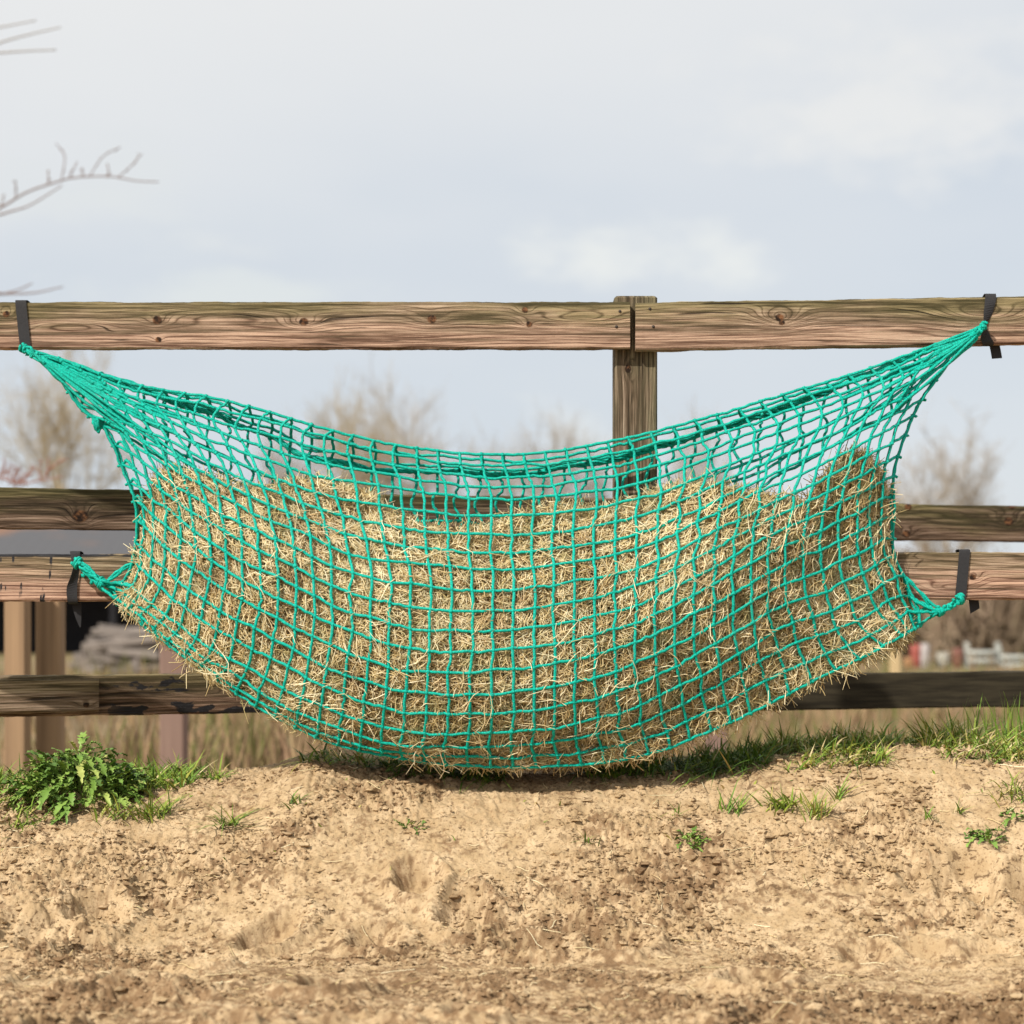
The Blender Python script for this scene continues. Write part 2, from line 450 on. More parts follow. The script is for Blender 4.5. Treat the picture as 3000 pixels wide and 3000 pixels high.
# ------------------------------------------------------------------ timber
def wood(name, knots=(), vertical=False, skew=0.0, tone=0.0, green=0.5, pink=0.5, ztop=1.0, zbot=0.9, tar=None, seed=0.0, dark=1.0, drips=False):
    m = NM(name, 0.85, 0.2)
    X, Y, Z = m.sep(m.pos())
    if skew: Y = m.math('MULTIPLY_ADD', X, -skew, Y)
    if vertical: u, w = Z, X
    else: u, w = X, Z
    wy = m.math('ADD', w, m.math('MULTIPLY', Y, 0.6))
    v = m.comb(u, m.math('ADD', Y, seed), w)
    slow = m.noise(m.mapv(v, (1.3, 3, 7), (seed, seed * 2, 0)), 1.0, 3, 0.5)
    f = m.math('MULTIPLY_ADD', slow, 0.055, wy)
    kmask = None
    for (ku, kw, ru, rw, amp, core) in knots:
        du = m.math('MULTIPLY', m.math('SUBTRACT', u, ku), 1 / ru); dw = m.math('MULTIPLY', m.math('SUBTRACT', w, kw), 1 / rw)
        r2 = m.math('ADD', m.math('MULTIPLY', du, du), m.math('MULTIPLY', dw, dw))
        g = m.math('EXPONENT', m.math('MULTIPLY', r2, -1.0))
        f = m.math('MULTIPLY_ADD', g, amp, f)
        if core > 0:
            k2 = m.math('SQRT', m.math('ADD', m.math('POWER', m.math('MULTIPLY', m.math('SUBTRACT', u, ku), 1 / (core * 1.15)), 2.0), m.math('POWER', m.math('MULTIPLY', m.math('SUBTRACT', w, kw), 1 / core), 2.0)))
            k2 = m.math('ADD', k2, m.math('MULTIPLY', m.math('SUBTRACT', m.noise(v, 60, 3), 0.5), 0.7))
            km = m.rng(k2, 0.7, 1.15, 1.0, 0.0)
            kmask = km if kmask is None else m.math('MAXIMUM', kmask, km)
    ring = m.math('SINE', m.math('MULTIPLY', f, 2 * math.pi * 105))
    ring = m.math('SUBTRACT', 0.35, m.math('MULTIPLY', m.math('POWER', m.math('MAXIMUM', ring, 0.0), 3.0), 1.9))
    ring2 = m.math('SINE', m.math('MULTIPLY_ADD', f, 2 * math.pi * 41, 1.3))
    fib = m.noise(m.mapv(v, (4.5, 50, 175)), 1.0, 5, 0.72)
    fib2 = m.noise(m.mapv(v, (1.6, 30, 60), (3 + seed, 0, 0)), 1.0, 4, 0.6)
    g = m.math('ADD', m.math('MULTIPLY', m.math('MULTIPLY', ring, m.rng(fib2, 0.3, 0.6)), 0.21), m.math('MULTIPLY', ring2, 0.11))
    g = m.math('ADD', g, m.math('MULTIPLY', m.math('SUBTRACT', fib, 0.5), 2.0))
    g = m.math('ADD', g, m.math('MULTIPLY', m.math('SUBTRACT', fib2, 0.5), 1.5))
    g = m.math('ADD', g, 0.44 + tone)
    d = dark * 1.25
    c = m.ramp(g, [(0.06, (0.055 * d, 0.038 * d, 0.022 * d)), (0.36, (0.155 * d, 0.105 * d, 0.067 * d)), (0.6, (0.26 * d, 0.185 * d, 0.13 * d)), (0.92, (0.45 * d, 0.345 * d, 0.25 * d))])
    blot = m.noise(m.mapv(v, (1.7, 2, 11), (seed * 3, 0, 1)), 1.0, 4, 0.6)
    rel = m.math('MULTIPLY', m.math('SUBTRACT', w, zbot), 1 / max(ztop - zbot, 1e-3)) if not vertical else 0.5
    if not vertical:
        gm = m.math('ADD', m.math('MULTIPLY', m.math('SUBTRACT', rel, 0.55), 0.9), m.math('MULTIPLY', m.math('SUBTRACT', blot, 0.45), 2.4))
        c = m.mix(m.math('MULTIPLY', m.rng(gm, -0.1, 0.6), green), c, m.mix(m.rng(g, 0.1, 0.9), (0.05, 0.044, 0.017), (0.27, 0.22, 0.105)))
        pm = m.math('ADD', m.math('MULTIPLY', m.math('SUBTRACT', 0.66, rel), 0.9), m.math('MULTIPLY', m.math('SUBTRACT', fib2, 0.5), 2.0))
        c = m.mix(m.math('MULTIPLY', m.rng(pm, -0.05, 0.5), pink), c, m.mix(m.rng(g, 0.1, 0.8), (0.14, 0.06, 0.042), (0.56, 0.35, 0.25)))
    else:
        c = m.mix(m.math('MULTIPLY', m.rng(blot, 0.45, 0.7), green), c, m.mix(m.rng(g, 0.1, 0.9), (0.045, 0.042, 0.022), (0.19, 0.17, 0.09)))
    if kmask is not None:
        kc = m.mix(m.rng(m.noise(v, 60, 3), 0.4, 0.7), (0.02, 0.011, 0.007), (0.20, 0.09, 0.04))
        c = m.mix(kmask, c, kc)
    # weather cracks along the grain
    crack = m.noise(m.mapv(m.comb(u, Y, f), (3.2, 4, 90), (seed * 5, 0, 0)), 1.0, 2, 0.5)
    cm = m.rng(crack, 0.29, 0.36, 0.85, 0.0)
    c = m.mix(cm, c, (0.02, 0.013, 0.008))
    if tar is not None:
        (u0, u1, fr, band) = tar
        tn = m.noise(m.mapv(v, (10, 10, 22), (7 + seed, 0, 0)), 1.0, 4, 0.6, 0.4)
        win = m.math('MULTIPLY', m.rng(u, u0 - 0.1, u0 + 0.05), m.rng(u, u1 - 0.05, u1 + 0.1, 1.0, 0.0))
        edge = m.rng(m.math('ABSOLUTE', m.math('SUBTRACT', rel, band)), 0.02, 0.30, 0.13, 0.0)
        tm = m.rng(m.math('ADD', tn, edge), fr, fr + 0.035)
        if drips:
            dA = m.rng(m.noise(m.mapv(v, (42, 10, 7), (2.2, 0, 0)), 1.0, 3, 0.6, 0.2), 0.60, 0.64)
            dB = m.rng(m.noise(m.mapv(v, (5, 10, 11), (8.2, 0, 3)), 1.0, 3, 0.6), 0.46, 0.54)
            st = m.math('MULTIPLY', m.rng(rel, 0.90, 0.95), m.rng(m.noise(m.mapv(v, (9, 10, 60), (1, 0, 0)), 1.0, 4, 0.6), 0.42, 0.5))
            tm = m.math('MAXIMUM', m.math('MULTIPLY', dA, dB), st)
        tm = m.math('MULTIPLY', tm, win)
        c = m.mix(tm, c, (0.016, 0.015, 0.017))
        m.put(m.b.inputs['Roughness'], m.math('MULTIPLY_ADD', tm, -0.45, 0.85))
    m.color(c)
    h = m.math('ADD', m.math('MULTIPLY', g, 0.6), m.math('MULTIPLY', cm, -1.4))
    if kmask is not None: h = m.math('MULTIPLY_ADD', kmask, 0.5, h)
    m.bump(h, 0.8, 0.003)
    return m.m

def zf(py, Y=0.0): return CAM_Z + (HOR - py) / 1000 * (Y + 6) / 6
def xf(px, Y=0.0): return (px - 1500) / 1000 * (Y + 6) / 6
def kn(px, py, ru, rw, amp, core): return (xf(px), zf(py), ru, rw, amp, core)

fence = thing('timber_fence', (0.37, 0.1, 0.40), 'near weathered post and rail fence the green hay net is strapped to', 'fence')
# top rail, left of the post
WT = wood('weathered_pine_long', [kn(460, 938, 0.035, 0.02, 0.02, 0.013), kn(463, 995, 0.02, 0.012, 0.012, 0.009), kn(655, 925, 0.20, 0.026, -0.035, 0.0),
          kn(890, 942, 0.05, 0.022, 0.03, 0.012), kn(1265, 935, 0.06, 0.026, 0.03, 0.013), kn(1538, 908, 0.03, 0.016, 0.02, 0.009), kn(1550, 950, 0.03, 0.014, 0.02, 0.009),
          kn(1700, 935, 0.15, 0.024, 0.04, 0.0), kn(210, 955, 0.11, 0.016, -0.03, 0.0), kn(18, 920, 0.03, 0.02, 0.03, 0.01), kn(1080, 1000, 0.25, 0.02, 0.02, 0.0)],
          ztop=zf(883), zbot=zf(1020), green=0.85, pink=0.55, seed=0.0)
V, F = box_pts(xf(-260), xf(1846), 0.0, 0.042, zf(1021), zf(884), 0.005, 220, 0.0028, 1)
V[:, 2] += 0.0
rail = mk('rail', V, F, WT, fence, smooth=False)
V, F = box_pts(xf(1862), xf(3300), 0.0, 0.042, zf(1026), zf(886), 0.005, 160, 0.0028, 2)
V[:, 2] += (V[:, 0] - xf(1862)) * 0.0158
WR = wood('weathered_pine_right', [kn(2285, 930, 0.07, 0.03, 0.05, 0.012), kn(2880, 925, 0.14, 0.035, 0.055, 0.0), kn(2290, 945, 0.03, 0.02, 0.02, 0.008), kn(2650, 960, 0.3, 0.02, -0.02, 0.0)],
          ztop=zf(878), zbot=zf(1016), green=0.85, pink=0.5, seed=1.7)
mk('rail', V, F, WR, fence, smooth=False)
WM = wood('tarred_pine_rail', [kn(700, 1690, 0.1, 0.02, 0.03, 0.0)], ztop=zf(1622), zbot=zf(1762), green=0.5, pink=0.75, tar=(-1.8, -1.05, 0.615, 1.0), drips=True, seed=3.1)
V, F = box_pts(xf(-260), xf(1852), 0.0, 0.042, zf(1762), zf(1623), 0.005, 220, 0.0028, 3)
tag(mk('rail', V, F, WM, fence, smooth=False), 'rail with black tar drips')
WM2 = wood('weathered_pine_mid', [kn(2795, 1725, 0.10, 0.02, 0.04, 0.0), kn(2850, 1690, 0.03, 0.016, 0.03, 0.009), kn(2990, 1650, 0.2, 0.02, 0.02, 0.0)], ztop=zf(1616), zbot=zf(1755), green=0.6, pink=0.8, seed=4.4)
V, F = box_pts(xf(1862), xf(3300), 0.0, 0.042, zf(1757), zf(1618), 0.005, 160, 0.0028, 4)
mk('rail', V, F, WM2, fence, smooth=False)
# the post behind the rail joint
WP = wood('weathered_post', [(zf(1075), xf(1842), 0.03, 0.016, 0.03, 0.010), (zf(1230), xf(1850), 0.16, 0.014, 0.02, 0.0)], vertical=True, green=0.75, seed=6.2, tone=-0.02, dark=0.68)
px0, px1, pt, pb = xf(1800, 0.044), xf(1926, 0.044), zf(866, 0.044), 0.0
def post_mesh(x0, x1, y0, y1, z0, z1, bev=0.006):
    ring = [(x0 + bev, y0), (x1 - bev, y0), (x1, y0 + bev), (x1, y1 - bev), (x1 - bev, y1), (x0 + bev, y1), (x0, y1 - bev), (x0, y0 + bev)]
    n = 30
    zs = np.linspace(z0, z1 - bev, n)
    cxm, cym = (x0 + x1) / 2, (y0 + y1) / 2
    V = [(x, y, z) for z in zs for x, y in ring]
    V += [(cxm + (x - cxm) * 0.9, cym + (y - cym) * 0.9, z1) for x, y in ring]
    V = np.array(V); k = n + 1
    idx = np.arange(k * 8).reshape(k, 8)
    a = idx[:-1]; b = np.roll(a, -1, 1); d = idx[1:]; c = np.roll(d, -1, 1)
    return V, [np.stack([a, b, c, d], -1).reshape(-1, 4), idx[-1:], idx[:1, ::-1]]
V, F = post_mesh(px0, px1, 0.044, 0.165, pb, pt)
mk('post', V, F, WP, fence, smooth=False)

M_NAIL = NM('rusty_nail', 0.6, 0.4).color((0.03, 0.02, 0.015)).m
for (npx, npy) in ((1806, 957), (1816, 912), (1914, 957), (1904, 905)):
    th = np.arange(10) * 2 * np.pi / 10
    c = np.array([xf(npx), -0.0012, zf(npy)])
    ring = np.stack([np.cos(th), 0 * th, np.sin(th)], -1)
    V = np.concatenate([c + ring * 0.0045, c + ring * 0.0038 + [0, -0.0012, 0], c + ring * 0.0045 + [0, 0.006, 0]])
    i0 = np.arange(10); i1 = (i0 + 1) % 10
    mk('nail', V, [np.stack([i0, i1, i1 + 10, i0 + 10], -1), (i0 + 10)[None], np.stack([i0 + 20, i1 + 20, i1, i0], -1)], M_NAIL, fence)
# ---- the second fence, running away to the right behind
A0 = np.array([xf(200, 0.35), 0.35]); A1 = np.array([xf(2800, 1.3), 1.3])
def rear(px):   # ground position of the rear fence for a photo column
    # solve (px-1500)/1000*(Y+6)/6 = A0x + t*(A1x-A0x), Y = .35 + .95 t
    k = (px - 1500) / 6000
    dx = A1[0] - A0[0]; dy = A1[1] - A0[1]
    t = (k * (6 + A0[1]) - A0[0]) / (dx - k * dy)
    return A0 + t * (A1 - A0)
fence2 = thing('rear_timber_fence', (-1.4, 0.45, 0.3), 'darker mossy two rail fence running behind the hay net', 'fence')
dirv = (A1 - A0) / np.linalg.norm(A1 - A0); nrm = np.array([-dirv[1], dirv[0]])
def rear_beam(pxa, pxb, z0, z1, off0, off1, mat, name, parent, nx=200, wob=0.0028, seed=0):
    a, b = rear(pxa), rear(pxb)
    L = np.linalg.norm(b - a)
    V, F = box_pts(0, L, off0, off1, z0, z1, 0.005, nx, wob, seed)
    W = np.zeros_like(V)
    W[:, :2] = a + V[:, :1] * dirv + V[:, 1:2] * nrm
    W[:, 2] = V[:, 2]
    return mk(name, W, F, mat, parent, smooth=False)
def rk(px, z, ru, rw, amp, core): return (rear(px)[0], z, ru, rw, amp, core)
WB1 = wood('mossy_rail_upper', [rk(235, 1.155, 0.035, 0.035, 0.05, 0.021), rk(2955, 1.185, 0.05, 0.03, 0.05, 0.016), rk(2965, 1.24, 0.03, 0.02, 0.02, 0.012), rk(2655, 1.135, 0.04, 0.02, 0.03, 0.014), rk(2660, 1.23, 0.03, 0.02, 0.02, 0.013),
           rk(1340, 1.17, 0.04, 0.02, 0.03, 0.014), rk(2840, 1.19, 0.12, 0.02, 0.02, 0.0)], ztop=1.24, zbot=1.11, green=1.0, pink=0.15, skew=0.3644, tone=-0.13, seed=8.3, dark=0.55)
rear_beam(-350, 3350, 1.112, 1.241, 0, 0.042, WB1, 'rail', fence2, 300, seed=11)
WB2 = wood('tarred_mossy_rail', [rk(600, 0.6, 0.1, 0.02, 0.03, 0.0)], ztop=0.66, zbot=0.53, green=0.75, pink=0.3, tone=-0.16, skew=0.3644, tar=(-1.25, -0.3, 0.585, 0.1), seed=9.1, dark=0.75)
tag(rear_beam(-350, 1350, 0.535, 0.662, 0, 0.042, WB2, 'rail', fence2, 200, seed=12), 'lower rail smeared with black tar')
mw = NM('mossy_rail_painted_shade', 0.9, 0.15)
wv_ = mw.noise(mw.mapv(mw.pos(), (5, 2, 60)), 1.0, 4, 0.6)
mw.color(mw.mix(mw.rng(wv_, 0.3, 0.7), (0.022, 0.018, 0.012), (0.052, 0.043, 0.027)))  # dark mossy timber, with the rail's shade painted into the colour
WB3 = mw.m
tag(rear_beam(1362, 3350, 0.517, 0.645, 0, 0.042, WB3, 'rail', fence2, 200, seed=13), 'lower rail of dark mossy timber with shade painted into its colour')
WB4 = wood('grey_board', [rk(262, 0.57, 0.03, 0.015, 0.02, 0.008)], ztop=0.65, zbot=0.55, green=0.55, pink=0.0, skew=0.3644, tone=0.02, seed=12.2, dark=0.85)
tag(rear_beam(-340, 285, 0.549, 0.651, -0.045, -0.003, WB4, 'board', fence2, 60, seed=14), 'short grey-green board screwed over the tarred rail')
for ppx in (-250, 1350, 3250):
    c = rear(ppx) + nrm * 0.105
    V, F = post_mesh(c[0] - 0.06, c[0] + 0.06, c[1] - 0.055, c[1] + 0.055, -0.15, 1.235)
    mk('post', V, F, WP, fence2, smooth=False)

# ------------------------------------------------------------------ the net: grid of cords, columns 0..46, rows 0..19 (front), traced in the plane then given depth
NCOL, NROW = 43, 19
RIM = np.array([(75, 1024), (145, 1040), (202, 1062), (265, 1086), (328, 1107), (385, 1124), (466, 1141), (621, 1165), (776, 1203), (932, 1250), (1087, 1289), (1242, 1317), (1398, 1331), (1553, 1330),
                (1708, 1309), (1863, 1277), (2019, 1238), (2174, 1193), (2329, 1146), (2485, 1100), (2640, 1048), (2795, 989), (2878, 958)], float)
LEFT = np.array([(75, 1024), (98, 1036), (124, 1055), (150, 1076), (178, 1101), (206, 1146), (237, 1187), (268, 1218), (304, 1248), (339, 1305), (359, 1360), (380, 1415), (398, 1466), (401, 1523), (400, 1592), (396, 1649), (361, 1706), (332, 1722), (338, 1748), (354, 1778)], float)
RIGHT = np.array([(2878, 958), (2871, 968), (2862, 980), (2850, 996), (2828, 1018), (2784, 1058), (2737, 1114), (2701, 1169), (2675, 1218), (2649, 1274), (2629, 1337), (2617, 1395), (2610, 1456), (2611, 1515), (2614, 1576), (2620, 1633), (2648, 1688), (2664, 1750), (2685, 1795), (2695, 1832)], float)
BOT = np.array([(352, 1776), (430, 1840), (518, 1907), (642, 1995), (750, 2068), (875, 2135), (973, 2176), (1100, 2208), (1250, 2233), (1400, 2245), (1550, 2247), (1700, 2240), (1850, 2221), (1963, 2189), (2078, 2142), (2207, 2085), (2331, 2022), (2455, 1959), (2523, 1928), (2590, 1892), (2645, 1862), (2695, 1832)], float)
YC = np.array([1333, 1353, 1377, 1410, 1464, 1518, 1566, 1618, 1675, 1732, 1791, 1848, 1907, 1973, 2036, 2092, 2150, 2193, 2224, 2246], float)
def by_arc(poly, s):
    sp = crom(poly, 8)
    L = np.concatenate([[0], np.cumsum(np.linalg.norm(np.diff(sp, axis=0), axis=1))])
    s = np.asarray(s) * L[-1]
    return np.stack([np.interp(s, L, sp[:, 0]), np.interp(s, L, sp[:, 1])], -1)
cc = np.arange(NCOL + 1)
def arc_at_x(poly, x):
    sp = crom(poly, 8)
    L = np.concatenate([[0], np.cumsum(np.linalg.norm(np.diff(sp, axis=0), axis=1))])
    return np.interp(x, sp[:, 0], L) / L[-1]
RA = lambda x: arc_at_x(RIM, x)
TFR = np.interp(cc, [0, 1, 11.8, 14, 21, 28.4, 42, 43], [0, RA(172), RA(840), RA(974), RA(1409), RA(1865), RA(2740), 1])
T_ = by_arc(RIM, TFR)
bk = [0, 3, 5, 8, 15, 21, 29, 35, 37, 39, 40, 43]
ba = [arc_at_x(BOT, x) for x in (354, 430, 500, 640, 1052, 1437, 1963, 2312, 2447, 2589, 2644, 2695)]
B_ = by_arc(BOT, np.interp(cc, bk, ba))
eta = (YC - YC[0]) / (YC[-1] - YC[0])
xi = cc / NCOL
G = np.zeros((NCOL + 1, NROW + 1, 2))
for r in range(NROW + 1):
    e = eta[r]
    for c in cc:
        x = xi[c]
        G[c, r] = (1 - x) * LEFT[r] + x * RIGHT[r] + (1 - e) * T_[c] + e * B_[c] - ((1 - x) * (1 - e) * T_[0] + x * (1 - e) * T_[-1] + (1 - x) * e * B_[0] + x * e * B_[-1])
# pull to points measured on the photograph
# nodes measured on the photograph: (row, first column, points)
OBS = []
def ob(r, c0, pts, org=None):
    for k, p in enumerate(pts):
        if p is None: continue
        if org: p = (org[0] + p[0] / 2.184, org[1] + p[1] / 2.184)
        OBS.append((c0 + k, r, p))
def obc(c, r0, pts, org=None, dr=1):
    for k, p in enumerate(pts):
        if p is None: continue
        if org: p = (org[0] + p[0] / 2.184, org[1] + p[1] / 2.184)
        OBS.append((c, r0 + dr * k, p))
obc(14, 2, [(950, 1314), (958, 1360), (974, 1407), (983, 1457), (1002, 1506), (1011, 1562), (1023, 1625)])
obc(12, 2, [(820, 1280), (826, 1330), (848, 1373), (864, 1423), (882, 1472), (896, 1519), (906, 1569), (916, 1628)])
obc(21, 4, [(1437, 1464), (1440, 1566), (1443, 1672), (1444, 1790), (1443, 1905), (1441, 2034), (1439, 2148)], dr=2)
obc(28.4, 4, [(1894, 1412), (1893, 1510), (1890, 1602), (1888, 1712), (1884, 1816), (1883, 1934)], dr=2)
TB, TA, TC, TE, TD = (350, 1500), (300, 1150), (750, 1700), (2250, 1550), (2250, 1150)
ob(14, 1, [(150, 230), (205, 285), (285, 360), (370, 430), (455, 495), (545, 555), (650, 630), (755, 690), (865, 745), (985, 810)], TB)
ob(13, 1, [(160, 85), (215, 150), (300, 225), (385, 300), (470, 365), (575, 435), (675, 495), (780, 560), (890, 620), (1005, 680)], TB)
ob(15, 1, [(130, 360), (180, 405), (260, 480), (340, 555), (420, 620), (515, 690), (615, 755), (730, 825), (845, 880), (960, 940), (1075, 1000)], TB)
ob(16, 2, [(137, 525), (210, 600), (290, 660), (395, 725), (485, 800), (590, 885), (705, 935), (820, 985), (940, 1055)], TB)
ob(17, 2, [(100, 575), (165, 630), (270, 710), (370, 790), (460, 860), (565, 945), (680, 1010), (790, 1070)], TB)
ob(18, 3, [(130, 660), (220, 745), (310, 820), (430, 905), (535, 990), (640, 1060)], TB)
ob(12, 2, [(215, 20), (303, 92), (390, 165), (485, 240), (585, 310), (685, 380), (795, 440), (900, 500), (1015, 550)], TB)
ob(11, 4, [(385, 40), (480, 110), (580, 185), (685, 250), (785, 310), (900, 370), (1015, 420)], TB)
ob(10, 6, [(575, 70), (675, 125), (780, 190), (890, 245), (1005, 290)], TB)
obc(4, 11, [(497, 815), (480, 690), (455, 580), (412, 460), (368, 345)], TA, -1)
obc(5, 11, [(593, 885), (580, 765), (555, 650), (515, 535), (478, 415), (420, 305)], TA, -1)
obc(6, 10, [(675, 825), (655, 705), (625, 590), (590, 480), (535, 370), (480, 270)], TA, -1)
obc(7, 10, [(784, 889), (765, 775), (740, 660), (705, 550), (655, 440), (605, 335), (540, 235)], TA, -1)
obc(8, 10, [(889, 954), (875, 840), (850, 715), (820, 600), (785, 500), (725, 390), (665, 290), (600, 205)], TA, -1)
obc(9, 9, [(990, 885), (960, 770), (935, 655), (905, 550), (850, 450), (810, 350), (745, 255)], TA, -1)
obc(10, 8, [(1080, 820), (1065, 710), (1035, 600), (985, 490), (945, 400), (875, 300)], TA, -1)
obc(3, 12, [(412, 860), (398, 735), (382, 620), (340, 510), (290, 400)], TA, -1)
obc(2, 12, [(330, 800), (320, 680), (292, 555), (250, 440)], TA, -1)
obc(1, 12, [(268, 725), (250, 605), (215, 490)], TA, -1)
ob(14, 11, [(230, 440), (340, 500), (450, 555), (580, 600), (705, 645), (830, 690), (960, 715), (1092, 725)], TC)
ob(13, 10, [(131, 240), (245, 300), (360, 360), (475, 410), (595, 465), (720, 515), (845, 555), (970, 585), (1092, 590)], TC)
ob(12, 10, [(140, 105), (260, 165), (375, 225), (495, 275), (610, 330), (735, 375), (855, 410), (985, 445)], TC)
ob(15, 10, [(90, 505), (205, 560), (320, 630), (435, 680), (565, 735), (690, 780), (820, 820), (950, 850)], TC)
ob(16, 10, [(60, 625), (175, 690), (290, 740), (420, 805), (550, 855), (680, 900), (805, 935), (945, 965)], TC)
ob(17, 10, [(25, 720), (150, 785), (270, 855), (400, 900), (530, 950), (665, 1000), (800, 1030)], TC)
ob(15, 35, [(2252, 1793), (2305, 1770), (2364, 1751), (2419, 1731), (2470, 1708), (2525, 1678), (2568, 1653), (2603, 1637)])
ob(14, 35, [(2250, 1731), (2298, 1710), (2355, 1692), (2410, 1671), (2461, 1646), (2513, 1621), (2554, 1596), (2584, 1582)])
ob(16, 35, [(30, 665), (155, 605), (280, 570), (400, 520), (525, 465), (645, 415), (735, 350), (825, 310)], TE)
ob(17, 35, [(65, 780), (190, 725), (320, 685), (445, 640), (570, 585), (675, 525), (785, 460), (850, 430)], TE)
ob(18, 35, [(95, 885), (230, 830), (355, 785), (480, 735), (610, 690), (740, 605), (830, 550)], TE)
ob(13, 37, [(220, 1055), (340, 1010), (450, 955), (560, 900), (645, 850), (720, 815)], TD)
ob(12, 36, [(105, 985), (230, 935), (345, 885), (455, 825), (565, 775), (645, 715), (725, 680)], TD)
ob(11, 35, [(20, 910), (130, 865), (245, 815), (355, 765), (465, 705), (570, 645), (660, 600), (740, 570)], TD)
ob(10, 35, [(30, 800), (150, 745), (265, 695), (375, 635), (485, 585), (590, 540), (685, 480), (755, 440)], TD)
ob(9, 35, [(55, 690), (175, 640), (290, 590), (400, 525), (515, 470), (625, 410), (710, 370), (785, 325)], TD)
ob(8, 35, [(80, 580), (205, 530), (320, 470), (435, 415), (550, 355), (660, 300), (745, 250), (830, 200)], TD)
ob(7, 35, [(115, 485), (235, 430), (355, 370), (475, 310), (590, 250), (710, 190)], TD)
ob(6, 35, [(150, 380), (275, 330), (395, 275), (510, 220), (640, 150)], TD)
ob(5, 35, [(190, 290), (320, 230), (440, 180)], TD)
ob(13, 35, [(2252, 1678)])
def samp(Gr, c, r):
    c = np.clip(c, 0, NCOL - 1e-6); r = np.clip(r, 0, Gr.shape[1] - 1 - 1e-6)
    i = np.floor(c).astype(int); j = np.floor(r).astype(int); a = (c - i)[..., None]; b = (r - j)[..., None]
    return (Gr[i, j] * (1 - a) + Gr[i + 1, j] * a) * (1 - b) + (Gr[i, j + 1] * (1 - a) + Gr[i + 1, j + 1] * a) * b
oc = np.array([o[0] for o in OBS]); orr = np.array([o[1] for o in OBS], float); op = np.array([o[2] for o in OBS], float)
D = op - samp(G, oc, orr)
KS = lambda dc, dr: np.exp(-np.sqrt((dc / 5.0) ** 2 + (dr / 4.0) ** 2 + 0.02))
K = KS(oc[:, None] - oc[None], orr[:, None] - orr[None]) + np.eye(len(oc)) * 0.05
Wt = np.linalg.solve(K, D)
CCg, RRg = np.meshgrid(cc, np.arange(NROW + 1), indexing='ij')
corr = KS(CCg[..., None] - oc, RRg[..., None] - orr) @ Wt
damp = (np.minimum(1, np.minimum(CCg, NCOL - CCg) / 1.0) * np.minimum(1, np.minimum(RRg, NROW - RRg) / 1.5))[..., None]
G = G + corr * damp
nrng = np.random.default_rng(3)
jit = nrng.normal(0, 1, G.shape) * 1.9
jit[:, 0] *= 0.5; jit[:, -1] *= 0.3; jit[0] *= 0.4; jit[-1] *= 0.4
# slack columns on the right lean from knot to knot
zig = np.clip((CCg - 26) / 4, 0, 1) * np.clip((36 - CCg) / 3, 0, 1) * np.clip((14 - RRg) / 5, 0, 1) * np.clip(RRg / 2, 0, 1) * 5.0
jit[..., 0] += zig * (RRg % 2 * 2 - 1)
G = G + jit
FY = np.interp(eta, [0, 0.05, 0.25, 0.45, 0.65, 0.8, 0.92, 1.0], [0.20, 0.26, 0.56, 0.88, 1.0, 0.98, 0.86, 0.68])
def depthY(c, r):
    x = np.clip(c / NCOL, 0.0, 1.0)
    f = np.interp(r, np.arange(NROW + 1), FY)
    return -0.035 - 0.39 * np.sin(np.pi * x) ** 0.75 * f
GY3 = depthY(CCg.astype(float), RRg.astype(float))
N3 = at(G[..., 0], G[..., 1], GY3)                                 # (47,20,3)
under = []
for k, (fy, dz) in enumerate([(0.82, 0.006), (0.6, 0.025), (0.38, 0.07), (0.2, 0.14)]):
    q = N3[:, NROW].copy()
    q[:, 1] = -0.035 + (q[:, 1] + 0.035) * fy
    q[:, 2] += dz * np.sin(np.pi * xi) ** 0.5
    under.append(q)
NF = np.concatenate([N3, np.stack(under, 1)], 1)                   # (47,24,3)

net = thing('hay_net', tuple(at(1480, 1800, -0.05)), 'bright green knotted cord hay net slung like a hammock, full of hay', 'hay net')
mn = NM('green_cord', 0.55, 0.22)
tn = mn.attr('tint')
cn = mn.noise(mn.pos(), 260, 2, 0.6)
mn.color(mn.mix(mn.rng(cn, 0.3, 0.7), (0.0, 0.25, 0.19), (0.0, 0.54, 0.41)))
cw = mn.noise(mn.pos(), 9, 3, 0.6)
mn.color(mn.mix(mn.rng(cw, 0.45, 0.8, 0.0, 0.35), mn.b.inputs['Base Color'].links[0].from_socket, (0.05, 0.50, 0.40)))
mn.bump(mn.noise(mn.mapv(mn.pos(), (1, 1, 1)), 420, 1, 0.5), 0.9, 0.003)
M_CORD = mn.m
CR = 0.0044
def cord(bag, P, sub=4, rad=CR, wob=0.0012, sides=6):
    Q = crom(P, sub)
    w = nrng.normal(0, wob, Q.shape); w[::sub] *= 0.2
    Q = Q + w
    V, F = tube(Q, rad * (1 + nrng.normal(0, 0.04, len(Q))), sides)
    bag.add(V, F)
front = Bag()
for r in range(0, NF.shape[1]):
    cord(front, NF[:, r])
for c in range(NCOL + 1):
    P = NF[c].copy()
    cord(front, P)
# doubled cord on the two side borders and the rim
side_l = NF[0, :20] + np.array([-0.004, -0.004, 0.001]) + nrng.normal(0, 0.003, (20, 3))
side_r = NF[-1, :20] + np.array([0.004, -0.004, 0.001]) + nrng.normal(0, 0.003, (20, 3))
cord(front, side_l, rad=CR * 1.05); cord(front, side_r, rad=CR * 1.05)
kn_pts = NF[:, :23].reshape(-1, 3) + np.array([0, -0.001, 0])
V, F = lumps(kn_pts, np.full(len(kn_pts), CR * 1.5) * nrng.uniform(0.85, 1.15, len(kn_pts)), 0.12, nrng)
front.add(V, F)
